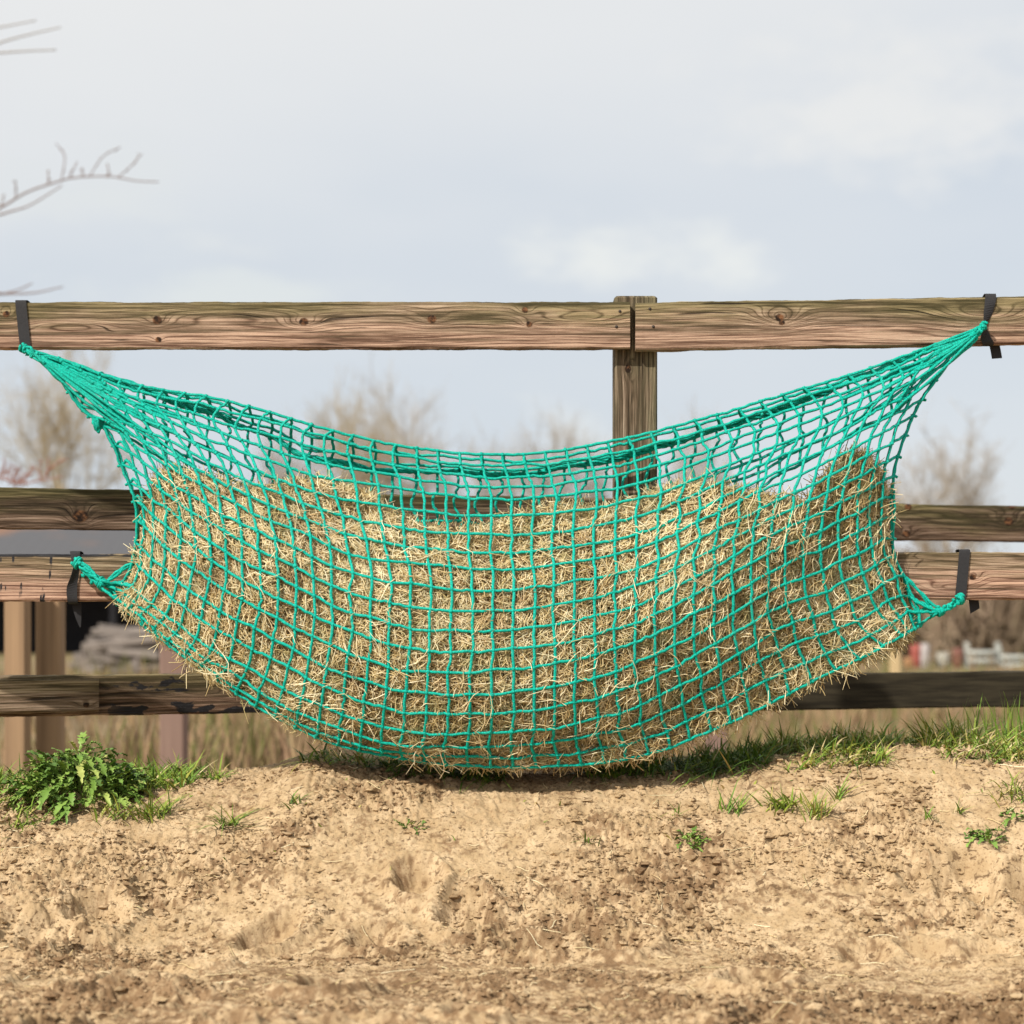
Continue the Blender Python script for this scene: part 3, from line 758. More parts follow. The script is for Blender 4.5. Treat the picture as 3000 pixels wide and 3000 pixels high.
# stray knots and little slack loops sticking out along the left border
for j in (5, 7, 8, 9, 10, 11, 12, 13):
    a = NF[0, j]; b = NF[1, j]
    if j >= 8:
        mid = (a * 0.45 + b * 0.55) + np.array([0.0, -0.006, 0.016])
        cord(front, np.array([a, a * 0.75 + b * 0.25 + np.array([0.0, -0.004, 0.014]), mid, b]), rad=CR)
    e = a + np.array([-0.012, -0.003, -0.006])
    cord(front, np.array([a, e]), rad=CR)
for j in range(6, 15):
    a = NF[-1, j]
    cord(front, np.array([a, a + np.array([0.010, -0.003, -0.004])]), rad=CR)
# tuft hanging from the left border
t0 = at(272, 1228, -0.05)
for k in range(4):
    cord(front, np.array([t0 + [0.004 * k, 0, 0], t0 + [0.004 * k + 0.006, -0.004, -0.02], at(280 + k * 3, 1258 + 3 * k, -0.045)]), rad=CR * 1.1)
front.build('front_netting', M_CORD, net)

# back layer: over the rim to a gathered border, then down behind the hay
BUN = np.array([(80, 1030), (258, 1089), (388, 1131), (517, 1181), (621, 1210), (709, 1249), (807, 1284), (859, 1322), (902, 1340), (974, 1350), (1030, 1360), (1067, 1373), (1155, 1380), (1290, 1380), (1440, 1390), (1549, 1389),
                (1600, 1380), (1673, 1364), (1776, 1352), (1854, 1331), (1931, 1308), (2000, 1290), (2103, 1257), (2207, 1226), (2310, 1190), (2414, 1150), (2517, 1109), (2621, 1067), (2724, 1024), (2830, 980), (2872, 962)], float)
bn = by_arc(BUN, TFR)
wv = np.sin(np.pi * xi) ** 0.7
back = Bag()
B3 = at(bn[:, 0], bn[:, 1], -0.030 + 0.022 * wv)
mid1 = T_ * 0.62 + bn * 0.38; mid2 = T_ * 0.25 + bn * 0.75
M1 = at(mid1[:, 0] + 6, mid1[:, 1] - 5 * wv, -0.04 - 0.03 * wv)
M2 = at(mid2[:, 0] + 10, mid2[:, 1], -0.03 - 0.0 * wv)
for Pr in (M1, M2): cord(back, Pr + nrng.normal(0, 0.003, Pr.shape))
for c in range(NCOL + 1):
    cord(back, np.array([NF[c, 0], M1[c], M2[c], B3[c]]) + nrng.normal(0, 0.002, (4, 3)))
# the gathered, twisted border rope
ss = np.linspace(0, 1, 320)
bb = by_arc(BUN, ss)
for k in range(4):
    ph = ss * 2 * np.pi * 26 + k * np.pi / 2
    amp = 0.0055 + 0.002 * np.sin(ss * 40 + k)
    Pw = at(bb[:, 0], bb[:, 1], -0.030 + 0.02 * np.sin(np.pi * ss) ** 0.7)
    Pw[:, 1] += np.cos(ph) * amp; Pw[:, 2] += np.sin(ph) * amp + nrng.normal(0, 0.0008, 320)
    V, F = tube(Pw, CR * 0.95, 6); back.add(V, F)
kp = np.concatenate([B3, B3 + nrng.normal(0, 0.008, B3.shape)])
V, F = lumps(kp, np.full(len(kp), 0.0075), 0.25, nrng); back.add(V, F)
# hanging back columns (slack, wavy) and their cross cords, down behind the hay
drop = [0, 45, 95, 150, 210, 270]
BK = np.zeros((NCOL + 1, len(drop), 3))
for j, dz in enumerate(drop):
    q = bn.copy(); q[:, 1] += dz * (0.25 + 0.75 * wv)
    q[:, 0] += (12 * np.sin(j * 2.4 + 0.3) + 18 * j / 5 * (1 - 2 * xi)) * wv * (1 if j else 0)
    BK[:, j] = at(q[:, 0], q[:, 1], -0.030 + 0.022 * wv)
BK[:, 1:] += nrng.normal(0, 0.0035, BK[:, 1:].shape)
for c in range(2, NCOL - 1): cord(back, BK[c], wob=0.002)
for j in range(3, len(drop)): cord(back, BK[2:NCOL - 1, j])
kq = BK[2:NCOL - 1, 3:].reshape(-1, 3)
V, F = lumps(kq, np.full(len(kq), CR * 1.5), 0.12, nrng); back.add(V, F)
back.build('back_netting', M_CORD, net)

# gathered ties at the four corners
def tie(ends, hub, tip, spread, n, label, hubr=0.012, loop=True):
    b = Bag()
    tip = np.asarray(tip); hub = np.asarray(hub)
    for k in range(n):
        e = ends[k % len(ends)]
        o = nrng.normal(0, hubr * 0.55, 3); o2 = nrng.normal(0, spread, 3)
        m1 = e * 0.5 + hub * 0.5 + nrng.normal(0, hubr * 0.5, 3)
        m2 = hub * 0.5 + tip * 0.5 + nrng.normal(0, hubr * 0.45, 3)
        cord(b, np.array([e, m1, hub + o, m2, tip + o2]), 5, CR * 1.02, 0.0016)
    # wrapped knots
    axis_ = tip - hub; L = np.linalg.norm(axis_); axis_ /= L
    a = np.cross(axis_, [0.2, 1, 0.1]); a /= np.linalg.norm(a); bb_ = np.cross(axis_, a)
    for (f, rr, turns) in ((0.96, spread * 1.2 + 0.004, 1.3),) if not loop else ((0.0, hubr * 1.1, 2.5), (0.93, spread * 1.6 + 0.006, 2.2)):
        th = np.linspace(0, turns * 2 * np.pi, 30)
        P = hub + axis_ * (f * L) + (axis_[None] * (np.linspace(-0.008, 0.008, 30))[:, None]) + rr * (np.cos(th)[:, None] * a + np.sin(th)[:, None] * bb_)
        P += nrng.normal(0, 0.0008, P.shape)
        V, F = tube(P, CR, 6); b.add(V, F)
    for k in range(7):
        c0 = hub * nrng.uniform(0, 1) + 0; 
        f = nrng.uniform(0, 1); q = hub * (1 - f) + tip * f + nrng.normal(0, hubr * 0.6, 3)
        V, F = lumps(q[None], np.array([0.0065]), 0.25, nrng); b.add(V, F)
    b.build('corner_tie', M_CORD, net)
fan = Bag()
for (c, r) in ((3, 4), (4, 5), (5, 5), (6, 4), (4, 7), (5, 8), (7, 5), (3, 6), (6, 7), (8, 4), (9, 3), (7, 3), (2, 7)):
    e = NF[c, r] + np.array([0, 0.012, 0.004]); a = at(112 + nrng.normal(0, 5), 1044 + nrng.normal(0, 4), -0.045)
    mm = a * 0.5 + e * 0.5 + nrng.normal(0, 0.004, 3) + np.array([0, 0.006, -0.004])
    cord(fan, np.array([a, mm, e]), 6)
fan.build('gathered_cords', M_CORD, net)
fan = Bag()
for (c, r) in ((40, 4), (39, 4), (38, 3), (41, 6), (40, 7), (37, 3), (39, 6)):
    e = NF[c, r] + np.array([0, 0.012, 0.004]); a = at(2862 + nrng.normal(0, 4), 974 + nrng.normal(0, 4), -0.045)
    mm = a * 0.5 + e * 0.5 + nrng.normal(0, 0.004, 3) + np.array([0, 0.006, -0.004])
    cord(fan, np.array([a, mm, e]), 6)
fan.build('gathered_cords', M_CORD, net)
tie([NF[0, j] for j in (2, 3, 3, 4, 4, 5)] + [NF[1, 1], NF[1, 3], at(140, 1050, -0.05)], at(112, 1042, -0.045), at(68, 1020, -0.035), 0.0055, 11, '', 0.011, False)
tie([NF[-1, j] for j in (2, 3, 4)], at(2865, 972, -0.045), at(2883, 954, -0.03), 0.004, 6, '', 0.006, False)
tie([NF[0, j] for j in (15, 16, 16, 17, 18, 19)] + [NF[1, 16], NF[1, 17], NF[2, 18], NF[1, 19]], at(298, 1708, -0.06), at(221, 1643, -0.04), 0.0055, 13, '', 0.013)
tie([NF[-1, j] for j in (16, 17, 17, 18, 19)] + [NF[-2, 18]], at(2752, 1792, -0.06), at(2818, 1752, -0.035), 0.0045, 7, '', 0.010)

# ------------------------------------------------------------------ hay
HT = np.array([(330, 1760), (370, 1640), (398, 1540), (425, 1480), (445, 1420), (466, 1393), (520, 1385), (621, 1402), (720, 1428), (838, 1420), (900, 1402), (963, 1405), (1030, 1428), (1087, 1452), (1140, 1490), (1196, 1530), (1320, 1552), (1400, 1545), (1475, 1528),
               (1540, 1500), (1630, 1478), (1786, 1492), (1850, 1465), (1941, 1428), (2065, 1418), (2174, 1436), (2298, 1466), (2376, 1488), (2410, 1440), (2438, 1385), (2500, 1322), (2562, 1348), (2600, 1410), (2640, 1600), (2690, 1800)], float)
hrng = np.random.default_rng(5)
def haytop(px): return np.interp(px, HT[:, 0], HT[:, 1])
# body of packed hay behind the netting
cs = np.linspace(0.25, NCOL - 0.25, 150); nt = 46
bodyF = np.zeros((len(cs), nt, 3))
for i, c in enumerate(cs):
    rr = np.linspace(0, NROW, 200)
    pp = samp(G, np.full(200, c), rr)
    ok = np.where(pp[:, 1] > haytop(pp[:, 0]) + 12)[0]
    r0 = rr[ok[0]] if len(ok) else NROW - 0.5
    q = np.linspace(r0, NROW, nt)
    g2 = samp(G, np.full(nt, c), q)
    yy = depthY(np.full(nt, c), q) + 0.05
    top = sstep(np.arange(nt) / 6.0)
    yy = np.minimum(-0.028, -0.028 + (yy + 0.028) * (0.45 + 0.55 * top))
    bodyF[i] = at(g2[:, 0], g2[:, 1] - 7 * (np.arange(nt) / (nt - 1)) ** 3, yy)
disp = fbm(bodyF[..., 0] * 14, bodyF[..., 2] * 14, 77, 4)
bodyF[..., 1] = np.minimum(bodyF[..., 1] + 0.03 * (disp + 0.15), -0.026)
bodyB = bodyF.copy(); bodyB[..., 1] = -0.022
idxF = np.arange(len(cs) * nt).reshape(len(cs), nt); idxB = idxF + len(cs) * nt
def grid_faces(ix): return np.stack([ix[:-1, :-1], ix[1:, :-1], ix[1:, 1:], ix[:-1, 1:]], -1).reshape(-1, 4)
Fb = [grid_faces(idxF), grid_faces(idxB)[:, ::-1]]
for (f, b) in ((idxF[:, 0], idxB[:, 0]), (idxF[:, -1], idxB[:, -1]), (idxF[0], idxB[0]), (idxF[-1], idxB[-1])):
    Fb.append(np.stack([f[:-1], f[1:], b[1:], b[:-1]], -1))
hb = Bag(); hb.add(np.concatenate([bodyF.reshape(-1, 3), bodyB.reshape(-1, 3)]), Fb, 0.12)  # core tinted dark to paint in the shade of gaps between strands

mh = NM('dry_hay', 0.6, 0.25)
th = mh.attr('tint')
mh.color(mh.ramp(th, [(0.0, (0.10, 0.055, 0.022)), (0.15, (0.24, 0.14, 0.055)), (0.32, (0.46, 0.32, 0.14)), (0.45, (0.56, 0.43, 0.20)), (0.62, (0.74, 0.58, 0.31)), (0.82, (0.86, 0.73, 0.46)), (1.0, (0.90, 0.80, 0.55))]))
hc = mh.b.inputs['Base Color'].links[0].from_socket
h1 = mh.noise(mh.pos(), 9, 3, 0.6); h2 = mh.noise(mh.mapv(mh.pos(), (1, 1, 1), (5, 3, 1)), 6, 3, 0.6)
hc = mh.mix(mh.rng(h1, 0.5, 0.72, 0.0, 0.55), hc, (0.33, 0.31, 0.12))
hc = mh.mix(mh.rng(h2, 0.54, 0.74, 0.0, 0.5), hc, (0.34, 0.19, 0.085))
mh.color(hc)
mh.b.inputs['Transmission Weight'].default_value = 0.0
M_HAY = mh.m

def strands(n, dmin, dmax, out_tilt, lmin, lmax, rmin, rmax, tint_mu, mode='face', align=0.9):
    c = hrng.uniform(0.1, NCOL - 0.1, n * 2); r = hrng.uniform(0.0, NROW + 0.25, n * 2)
    if mode == 'bottom':
        r = hrng.uniform(16.5, NROW + 0.3, n * 2)
    rc = np.minimum(r, NROW)
    g2 = samp(G, c, rc)
    ok = g2[:, 1] > haytop(g2[:, 0]) + hrng.normal(0, 9, len(c))
    c, r, rc, g2 = c[ok][:n], r[ok][:n], rc[ok][:n], g2[ok][:n]
    n = len(c)
    e = 0.3
    f3 = lambda c_, r_: (lambda q: at(q[:, 0], q[:, 1], depthY(c_, r_)))(samp(G, np.clip(c_, 0, NCOL), np.clip(r_, 0, NROW)))
    P = f3(c, rc)
    U = f3(np.clip(c + e, 0, NCOL), rc) - f3(np.clip(c - e, 0, NCOL), rc); U /= np.linalg.norm(U, axis=1, keepdims=True) + 1e-9
    Vv = f3(c, np.clip(rc + e, 0, NROW)) - f3(c, np.clip(rc - e, 0, NROW)); Vv /= np.linalg.norm(Vv, axis=1, keepdims=True) + 1e-9
    Nn = np.cross(U, Vv); Nn /= np.linalg.norm(Nn, axis=1, keepdims=True) + 1e-9
    Nn *= np.where(Nn[:, 1:2] > 0, -1, 1)                   # outwards, towards the viewer
    lump = fbm(P[:, 0] * 11, P[:, 2] * 11 + P[:, 1] * 7, 91, 3)
    d = hrng.uniform(dmin, dmax, n) + 0.030 * np.clip(lump + 0.12, 0.0 if dmin >= 0 else -0.3, 0.7) + 0.009 - 0.015 * np.sin(np.pi * (c % 1)) ** 0.7 * np.sin(np.pi * (r % 1)) ** 0.7
    th_ = 5.0 * fbm(P[:, 0] * 9, P[:, 2] * 9, 101, 2) + hrng.normal(0, align, n) + hrng.choice([0, 0, 1.2], n)
    Dv = np.cos(th_)[:, None] * U + np.sin(th_)[:, None] * Vv + hrng.normal(0, out_tilt, n)[:, None] * Nn
    Dv /= np.linalg.norm(Dv, axis=1, keepdims=True)
    L = np.exp(hrng.uniform(math.log(lmin), math.log(lmax), n))
    side = np.cross(Dv, Nn)
    bend = hrng.normal(0, 0.3, n)[:, None] * side + hrng.normal(0, 0.07, n)[:, None] * Nn
    kink = hrng.normal(0, 0.05, (n, 1)) * side
    t = np.linspace(-0.5, 0.5, 5)
    base = P - Nn * d[:, None]
    Q = base[:, None] + t[None, :, None] * (Dv * L[:, None])[:, None] + (0.25 - t[None, :, None] ** 2) * (bend * L[:, None])[:, None] + np.sin(t * 9)[None, :, None] * (kink * L[:, None])[:, None]
    if mode == 'bottom':
        Q[:, :, 2] -= np.abs(hrng.normal(0, 0.010, (n, 1))) * (t[None] + 0.5) ** 1.0
    rad = hrng.uniform(rmin, rmax, n)[:, None] * np.array([0.8, 1, 1, 0.95, 0.55])[None]
    Vt, F = batch_tubes(Q, rad, 3)
    tl = 0.22 * fbm(P[:, 0] * 5, P[:, 2] * 5, 111, 2)
    ti = np.clip(hrng.normal(tint_mu, 0.25, n) + tl, 0, 1)
    return Vt, F, np.repeat(ti, 15)
for args in ((40000, 0.022, 0.060, 0.15, 0.035, 0.13, 0.0009, 0.0018, 0.36), (42000, 0.008, 0.032, 0.15, 0.025, 0.12, 0.0008, 0.0017, 0.55), (26000, 0.0, 0.012, 0.17, 0.02, 0.10, 0.0007, 0.0016, 0.70)):  # deeper layers get a darker tint, shade between stalks put into colour
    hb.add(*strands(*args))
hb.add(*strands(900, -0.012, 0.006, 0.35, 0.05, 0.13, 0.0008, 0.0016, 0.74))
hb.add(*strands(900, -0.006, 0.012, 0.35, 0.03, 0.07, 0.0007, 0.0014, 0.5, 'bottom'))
# wisps standing up along the top edge of the hay
nw = 2600
wx = hrng.uniform(420, 2620, nw); wy = haytop(wx) + np.abs(hrng.normal(0, 26, nw)) - 4
# find depth from the nearest net cell
Cn = np.linspace(0, NCOL, 185); Rn = np.linspace(0, NROW, 77)
CG, RG = np.meshgrid(Cn, Rn, indexing='ij')
flat2 = samp(G, CG.ravel(), RG.ravel())
wY = np.zeros(nw)
for i in range(nw):
    k = np.argmin((flat2[:, 0] - wx[i]) ** 2 + (flat2[:, 1] - wy[i]) ** 2)
    wY[i] = depthY(CG.ravel()[k], RG.ravel()[k])
wY = wY * hrng.uniform(0.35, 0.98, nw)
wP = at(wx, wy, wY)
wa = hrng.normal(1.57, 0.85, nw)
wD = np.stack([np.cos(wa), hrng.normal(0, 0.4, nw), np.sin(wa) * 0.9], -1)
wL = np.exp(hrng.uniform(math.log(0.03), math.log(0.085), nw))
t = np.linspace(-0.6, 0.4, 5)
wB = hrng.normal(0, 0.2, (nw, 3))
Q = wP[:, None] + t[None, :, None] * (wD * wL[:, None])[:, None] + (t[None, :, None] + 0.6) ** 2 * (wB * wL[:, None])[:, None]
V, F = batch_tubes(Q, hrng.uniform(0.0007, 0.0015, nw)[:, None] * np.array([1, 1, 1, 0.9, 0.5])[None], 3)
hb.add(V, F, np.repeat(np.clip(hrng.normal(0.56, 0.2, nw), 0, 1), 15))
# the ragged bunches hanging out of the left end and along the lower left and right edges
def bunch(px, py, Y, n, ang, spread, L, out=0.01):
    n = max(5, int(n * (0.6 if px < 420 and py > 1700 else 0.13)))
    L = L * (0.9 if px < 420 else 0.75)
    P0 = at(px + hrng.normal(0, 16, n), py + hrng.normal(0, 12, n), Y + hrng.normal(0, 0.015, n))
    a = hrng.normal(ang, spread, n)
    Dv = np.stack([np.cos(a), hrng.normal(-0.15, 0.25, n), np.sin(a)], -1)
    Ln = hrng.uniform(0.35, 1.0, n) * L
    t = np.linspace(-0.3, 0.7, 5)
    Bv = hrng.normal(0, 0.18, (n, 3)); Bv[:, 2] -= 0.12
    Q = P0[:, None] + t[None, :, None] * (Dv * Ln[:, None])[:, None] + (t[None, :, None] + 0.3) ** 2 * (Bv * Ln[:, None])[:, None]
    V, F = batch_tubes(Q, hrng.uniform(0.0009, 0.0018, n)[:, None] * np.array([1, 1, 1, 0.9, 0.6])[None], 3)
    hb.add(V, F, np.repeat(np.clip(hrng.normal(0.62, 0.18, n), 0, 1), 15))
for a in ((400, 1745, -0.09, 90, -2.3, 0.45, 0.10), (440, 1820, -0.11, 90, -2.2, 0.6, 0.08), (480, 1870, -0.13, 50, -2.4, 0.6, 0.09), (430, 1700, -0.10, 50, -1.9, 0.6, 0.08), (405, 1610, -0.08, 30, 2.5, 0.7, 0.06),
          (640, 1990, -0.19, 40, -1.6, 0.5, 0.09), (740, 2055, -0.22, 30, -1.5, 0.6, 0.07), (560, 1950, -0.17, 35, -2.0, 0.6, 0.07), (2480, 1950, -0.2, 60, -0.9, 0.6, 0.10), (2560, 1905, -0.17, 60, -0.8, 0.6, 0.09), (2400, 1990, -0.22, 40, -1.2, 0.6, 0.07),
          (2600, 1800, -0.12, 60, 0.2, 0.9, 0.08), (2590, 1650, -0.1, 40, 0.2, 0.7, 0.06), (2600, 1500, -0.1, 25, 0.2, 0.9, 0.06), (2250, 2060, -0.26, 30, -0.9, 0.6, 0.06), (2130, 2110, -0.28, 30, -1.2, 0.6, 0.06)):
    bunch(*a)
hay = hb.build('hay', M_HAY, None, True, tuple(at(1480, 1850, -0.15)))
tag(hay, 'loose golden dry hay packed inside the hanging green net', 'hay', kind='stuff')

# ------------------------------------------------------------------ straps
ms = NM('black_webbing', 0.75, 0.25)
ms.color(ms.mix(ms.noise(ms.pos(), 300, 2), (0.016, 0.016, 0.018), (0.040, 0.039, 0.042)))
ms.bump(ms.noise(ms.pos(), 700, 1), 0.4, 0.001)
M_STRAP = ms.m
def strap_part(name, P, Wd, parent, thick=0.0016, sub=5):
    """P (k,3) centre line, Wd (k,3) half width vectors"""
    P = crom(np.asarray(P, float), sub); Wd = crom(np.asarray(Wd, float), sub)
    T = np.gradient(P, axis=0)
    N = np.cross(T, Wd); N /= np.linalg.norm(N, axis=1, keepdims=True) + 1e-9
    N *= thick / 2
    V = np.stack([P - Wd - N, P + Wd - N, P + Wd + N, P - Wd + N], 1)
    k = len(P); idx = np.arange(k * 4).reshape(k, 4)
    a = idx[:-1]; b = np.roll(a, -1, 1); d = idx[1:]; c = np.roll(d, -1, 1)
    return mk(name, V.reshape(-1, 3), [np.stack([a, b, c, d], -1).reshape(-1, 4), idx[:1, ::-1], idx[-1:]], M_STRAP, parent, smooth=False)
SG = 'black straps tying the net to the rails'
def band(parent, xt, xb, pyt, pyb, hw=0.016):
    """over the top of the rail, down its face, under and up the back"""
    zt, zb = zf(pyt), zf(pyb)
    xt, xb = xf(xt), xf(xb)
    xm = (xt + xb) / 2
    P = [(xm, 0.046, zb + 0.02), (xt, 0.046, zt - 0.01), (xt, 0.040, zt + 0.003), (xt, 0.02, zt + 0.0045), (xt, 0.002, zt + 0.003), (xt, -0.004, zt - 0.006), (xm, -0.0045, (zt + zb) / 2), (xb, -0.004, zb + 0.006), (xb, 0.002, zb - 0.003), (xb, 0.02, zb - 0.0045), (xb, 0.042, zb - 0.002), (xb, 0.047, zb + 0.02)]
    strap_part('band', P, np.tile((hw, 0, 0.0), (len(P), 1)), parent)
s1 = thing('strap', tuple(at(68, 950, 0)), 'black strap around the top rail at the far left, holding the upper left net corner', 'strap', SG)
band(s1, 62, 75, 883, 1021)
s2 = thing('strap', tuple(at(2890, 940, 0)), 'twisted black strap with a hanging tail around the top rail at the upper right', 'strap', SG)
zt, zb = zf(867), zf(1008)
strap_part('band', [(xf(2902), 0.047, zf(980)), (xf(2902), 0.047, zf(880)), (xf(2902), 0.02, zt + 0.0055), (xf(2902), 0.0, zt + 0.004), (xf(2900), -0.005, zf(885)), (xf(2893), -0.007, zf(920)), (xf(2884), -0.012, zf(950)), (xf(2882), -0.022, zf(957))],
           [(0.016, 0, 0)] * 5 + [(0.014, 0.006, 0.002), (0.006, 0.008, 0.002), (0.003, 0.006, 0.001)], s2)
strap_part('band', [(xf(2882), -0.022, zf(960)), (xf(2882), -0.013, zf(972)), (xf(2886), -0.007, zf(990)), (xf(2893), -0.005, zf(1004)), (xf(2896), 0.005, zf(1010)), (xf(2896), 0.03, zf(1010)), (xf(2898), 0.047, zf(1000))],
           [(0.004, 0.006, 0), (0.010, 0.006, 0.002), (0.014, 0.0, 0.003), (0.015, 0, 0.004), (0.016, 0, 0), (0.016, 0, 0), (0.016, 0, 0)], s2)
strap_part('tail', [(xf(2920), 0.036, zf(1000)), (xf(2924), 0.034, zf(1018)), (xf(2929), 0.034, zf(1046))], [(0.015, 0, 0.001)] * 3, s2)
s3 = thing('strap', tuple(at(215, 1700, 0)), 'black strap twisting down to a pointed end on the tar-stained rail', 'strap', SG)
zt, zb = zf(1622), zf(1762)
strap_part('band', [(xf(222), 0.047, zb + 0.03), (xf(222), 0.047, zt - 0.01), (xf(220), 0.02, zt + 0.006), (xf(220), 0.0, zt + 0.005), (xf(222), -0.006, zf(1630)), (xf(224), -0.014, zf(1645))], [(0.015, 0, 0)] * 4 + [(0.013, 0.003, 0), (0.009, 0.006, 0)], s3)
strap_part('band', [(xf(228), -0.014, zf(1655)), (xf(222), -0.014, zf(1685)), (xf(213), -0.010, zf(1720)), (xf(213), -0.006, zf(1755)), (xf(214), 0.004, zb - 0.006), (xf(214), 0.02, zb - 0.007), (xf(216), 0.036, zb - 0.004)],
           [(0.008, 0.006, 0.004), (0.011, 0.007, 0.006), (0.015, 0.003, 0.002), (0.015, 0, 0), (0.015, 0, 0), (0.014, 0, 0), (0.014, 0, 0)], s3)
strap_part('tail', [(xf(216), 0.036, zf(1758)), (xf(219), 0.033, zf(1785)), (xf(224), 0.032, zf(1815)), (xf(228), 0.032, zf(1838))], [(0.014, 0, 0), (0.012, 0.002, 0), (0.007, 0.002, 0), (0.0015, 0, 0)], s3)
s4 = thing('strap', tuple(at(2820, 1690, 0)), 'flat black strap around the middle rail at the right, short cut tail below', 'strap', SG)
band(s4, 2825, 2813, 1614, 1757)
Vt = [(xf(2860), 0.036, zf(1752)), (xf(2862), 0.034, zf(1772)), (xf(2864), 0.034, zf(1790))]
strap_part('tail', Vt, [(0.0145, 0, 0.0), (0.0145, 0, 0.001), (0.0135, 0, 0.008)], s4)

# ------------------------------------------------------------------ plants on the bank
mg = NM('grass_blade', 0.55, 0.3)
tg = mg.attr('tint')
mg.color(mg.ramp(tg, [(0.0, (0.045, 0.10, 0.014)), (0.3, (0.11, 0.205, 0.024)), (0.55, (0.21, 0.31, 0.04)), (0.72, (0.33, 0.32, 0.06)), (0.86, (0.52, 0.40, 0.16)), (1.0, (0.66, 0.54, 0.30))]))
mg.b.inputs['Subsurface Weight'].default_value = 0.0
M_GRASS = mg.m
grng = np.random.default_rng(9)
def blades(P, L, lean, width, tint_mu, tint_sd, droop=0.5, bias=(0, 0)):
    n = len(P)
    a = grng.uniform(0, 2 * np.pi, n)
    hz = np.stack([np.cos(a), np.sin(a), 0 * a], -1) * np.abs(grng.normal(lean, lean * 0.5, n))[:, None]
    hz[:, 0] += bias[0]; hz[:, 1] += bias[1]
    up = np.tile((0, 0, 1.0), (n, 1)) + hz
    up /= np.linalg.norm(up, axis=1, keepdims=True)
    t = np.linspace(0, 1, 6)
    dr = np.abs(grng.normal(droop, droop * 0.5, n))
    Q = P[:, None] + t[None, :, None] * (up * L[:, None])[:, None]
    hn = hz / (np.linalg.norm(hz, axis=1, keepdims=True) + 1e-6)
    Q = Q + (t[None, :, None] ** 2) * ((hn * 0.5 - np.array([0, 0, 0.55])) * (dr * L)[:, None])[:, None]
    wd = np.stack([-np.sin(a + 0.6), np.cos(a + 0.6), 0 * a], -1)
    w = (width * grng.uniform(0.6, 1.3, n))[:, None] * np.array([0.75, 1, 0.95, 0.75, 0.45, 0.05])[None]
    V, F = batch_ribbons(Q, wd[:, None] * w[:, :, None])
    return V, F, np.repeat(np.clip(grng.normal(tint_mu, tint_sd, n), 0, 1), 12)
def on_ground(x, y): return np.stack([x, y, ground_z(x, y)], -1)
gb = Bag()
def crest_grass(pxa, pxb, n, ya, yb, l0, l1, mu=0.42, sd=0.2, lean=0.45, droop=0.45, bias=(0, 0), patch=0.0):
    n = int(n * 0.62)
    y = grng.uniform(ya, yb, n) + 0.13
    x = xf(grng.uniform(pxa, pxb, n), y)
    if patch > 0:
        k = fbm(x * 6, y * 6, 131, 2) + grng.normal(0, 0.10, n) > patch - 0.22
        x, y = x[k], y[k]
    L = np.exp(grng.uniform(math.log(l0), math.log(l1), len(x)))
    gb.add(*blades(on_ground(x, y) - [0, 0, 0.004], L, lean, 0.0029, mu, sd, droop, bias))
crest_grass(2280, 2640, 2600, -0.06, 0.16, 0.03, 0.13, 0.58, 0.25, 0.7, 0.7, patch=0.12)
crest_grass(2340, 2600, 1500, -0.30, 0.0, 0.03, 0.10, 0.62, 0.25, 0.7, 0.9, (0, -0.4), patch=0.1)
crest_grass(2330, 2560, 700, -0.14, 0.05, 0.03, 0.09, 0.5, 0.22)
crest_grass(2560, 2800, 900, 0.0, 0.16, 0.02, 0.07, 0.5, 0.22, 0.8)
crest_grass(2700, 3150, 4200, -0.07, 0.18, 0.03, 0.16, 0.6, 0.27, 0.65, 0.6, patch=0.1)
crest_grass(2760, 3100, 1200, -0.26, 0.0, 0.03, 0.11, 0.66, 0.25, 0.7, 0.9, (0, -0.4), patch=0.1)
crest_grass(2780, 3000, 60, -0.02, 0.12, 0.13, 0.2, 0.45, 0.1, 0.2, 0.15)
crest_grass(2900, 3150, 700, -0.30, -0.02, 0.04, 0.11, 0.6, 0.25, 0.7, 0.9, (-0.1, -0.3))
crest_grass(2030, 2330, 1800, -0.10, 0.14, 0.03, 0.12, 0.42, 0.24, 0.6, patch=0.15)
crest_grass(1720, 2250, 2200, -0.26, 0.08, 0.05, 0.16, 0.28, 0.22, 0.8, 0.9, (0, -0.3))
crest_grass(1120, 1480, 1000, -0.30, -0.05, 0.04, 0.12, 0.3, 0.22, 0.9, 1.0, (0, -0.3))
crest_grass(880, 1200, 600, -0.2, 0.02, 0.03, 0.10, 0.4, 0.3, 0.9, 0.9, (-0.2, -0.3))
crest_grass(-150, 560, 4200, -0.26, 0.14, 0.03, 0.12, 0.48, 0.2, 0.6, 0.6, patch=0.2)
crest_grass(380, 660, 500, -0.12, 0.05, 0.03, 0.09, 0.5, 0.22, 0.9, 0.8)
crest_grass(-150, 200, 700, -0.45, -0.1, 0.04, 0.11, 0.5, 0.2, 0.6, 0.7, patch=0.3)
crest_grass(-100, 3100, 500, -0.75, -0.1, 0.015, 0.05, 0.6, 0.25, 0.9, 0.8, patch=0.35)
gb.add(*blades(on_ground(grng.uniform(-40, 40, 1), grng.uniform(4, 5, 1)), np.array([0.1]), 0.3, 0.002, 0.5, 0.1))
tag(gb.build('grass', M_GRASS, None, False), 'short green grass growing along the crest of the sand bank', 'grass', kind='stuff')

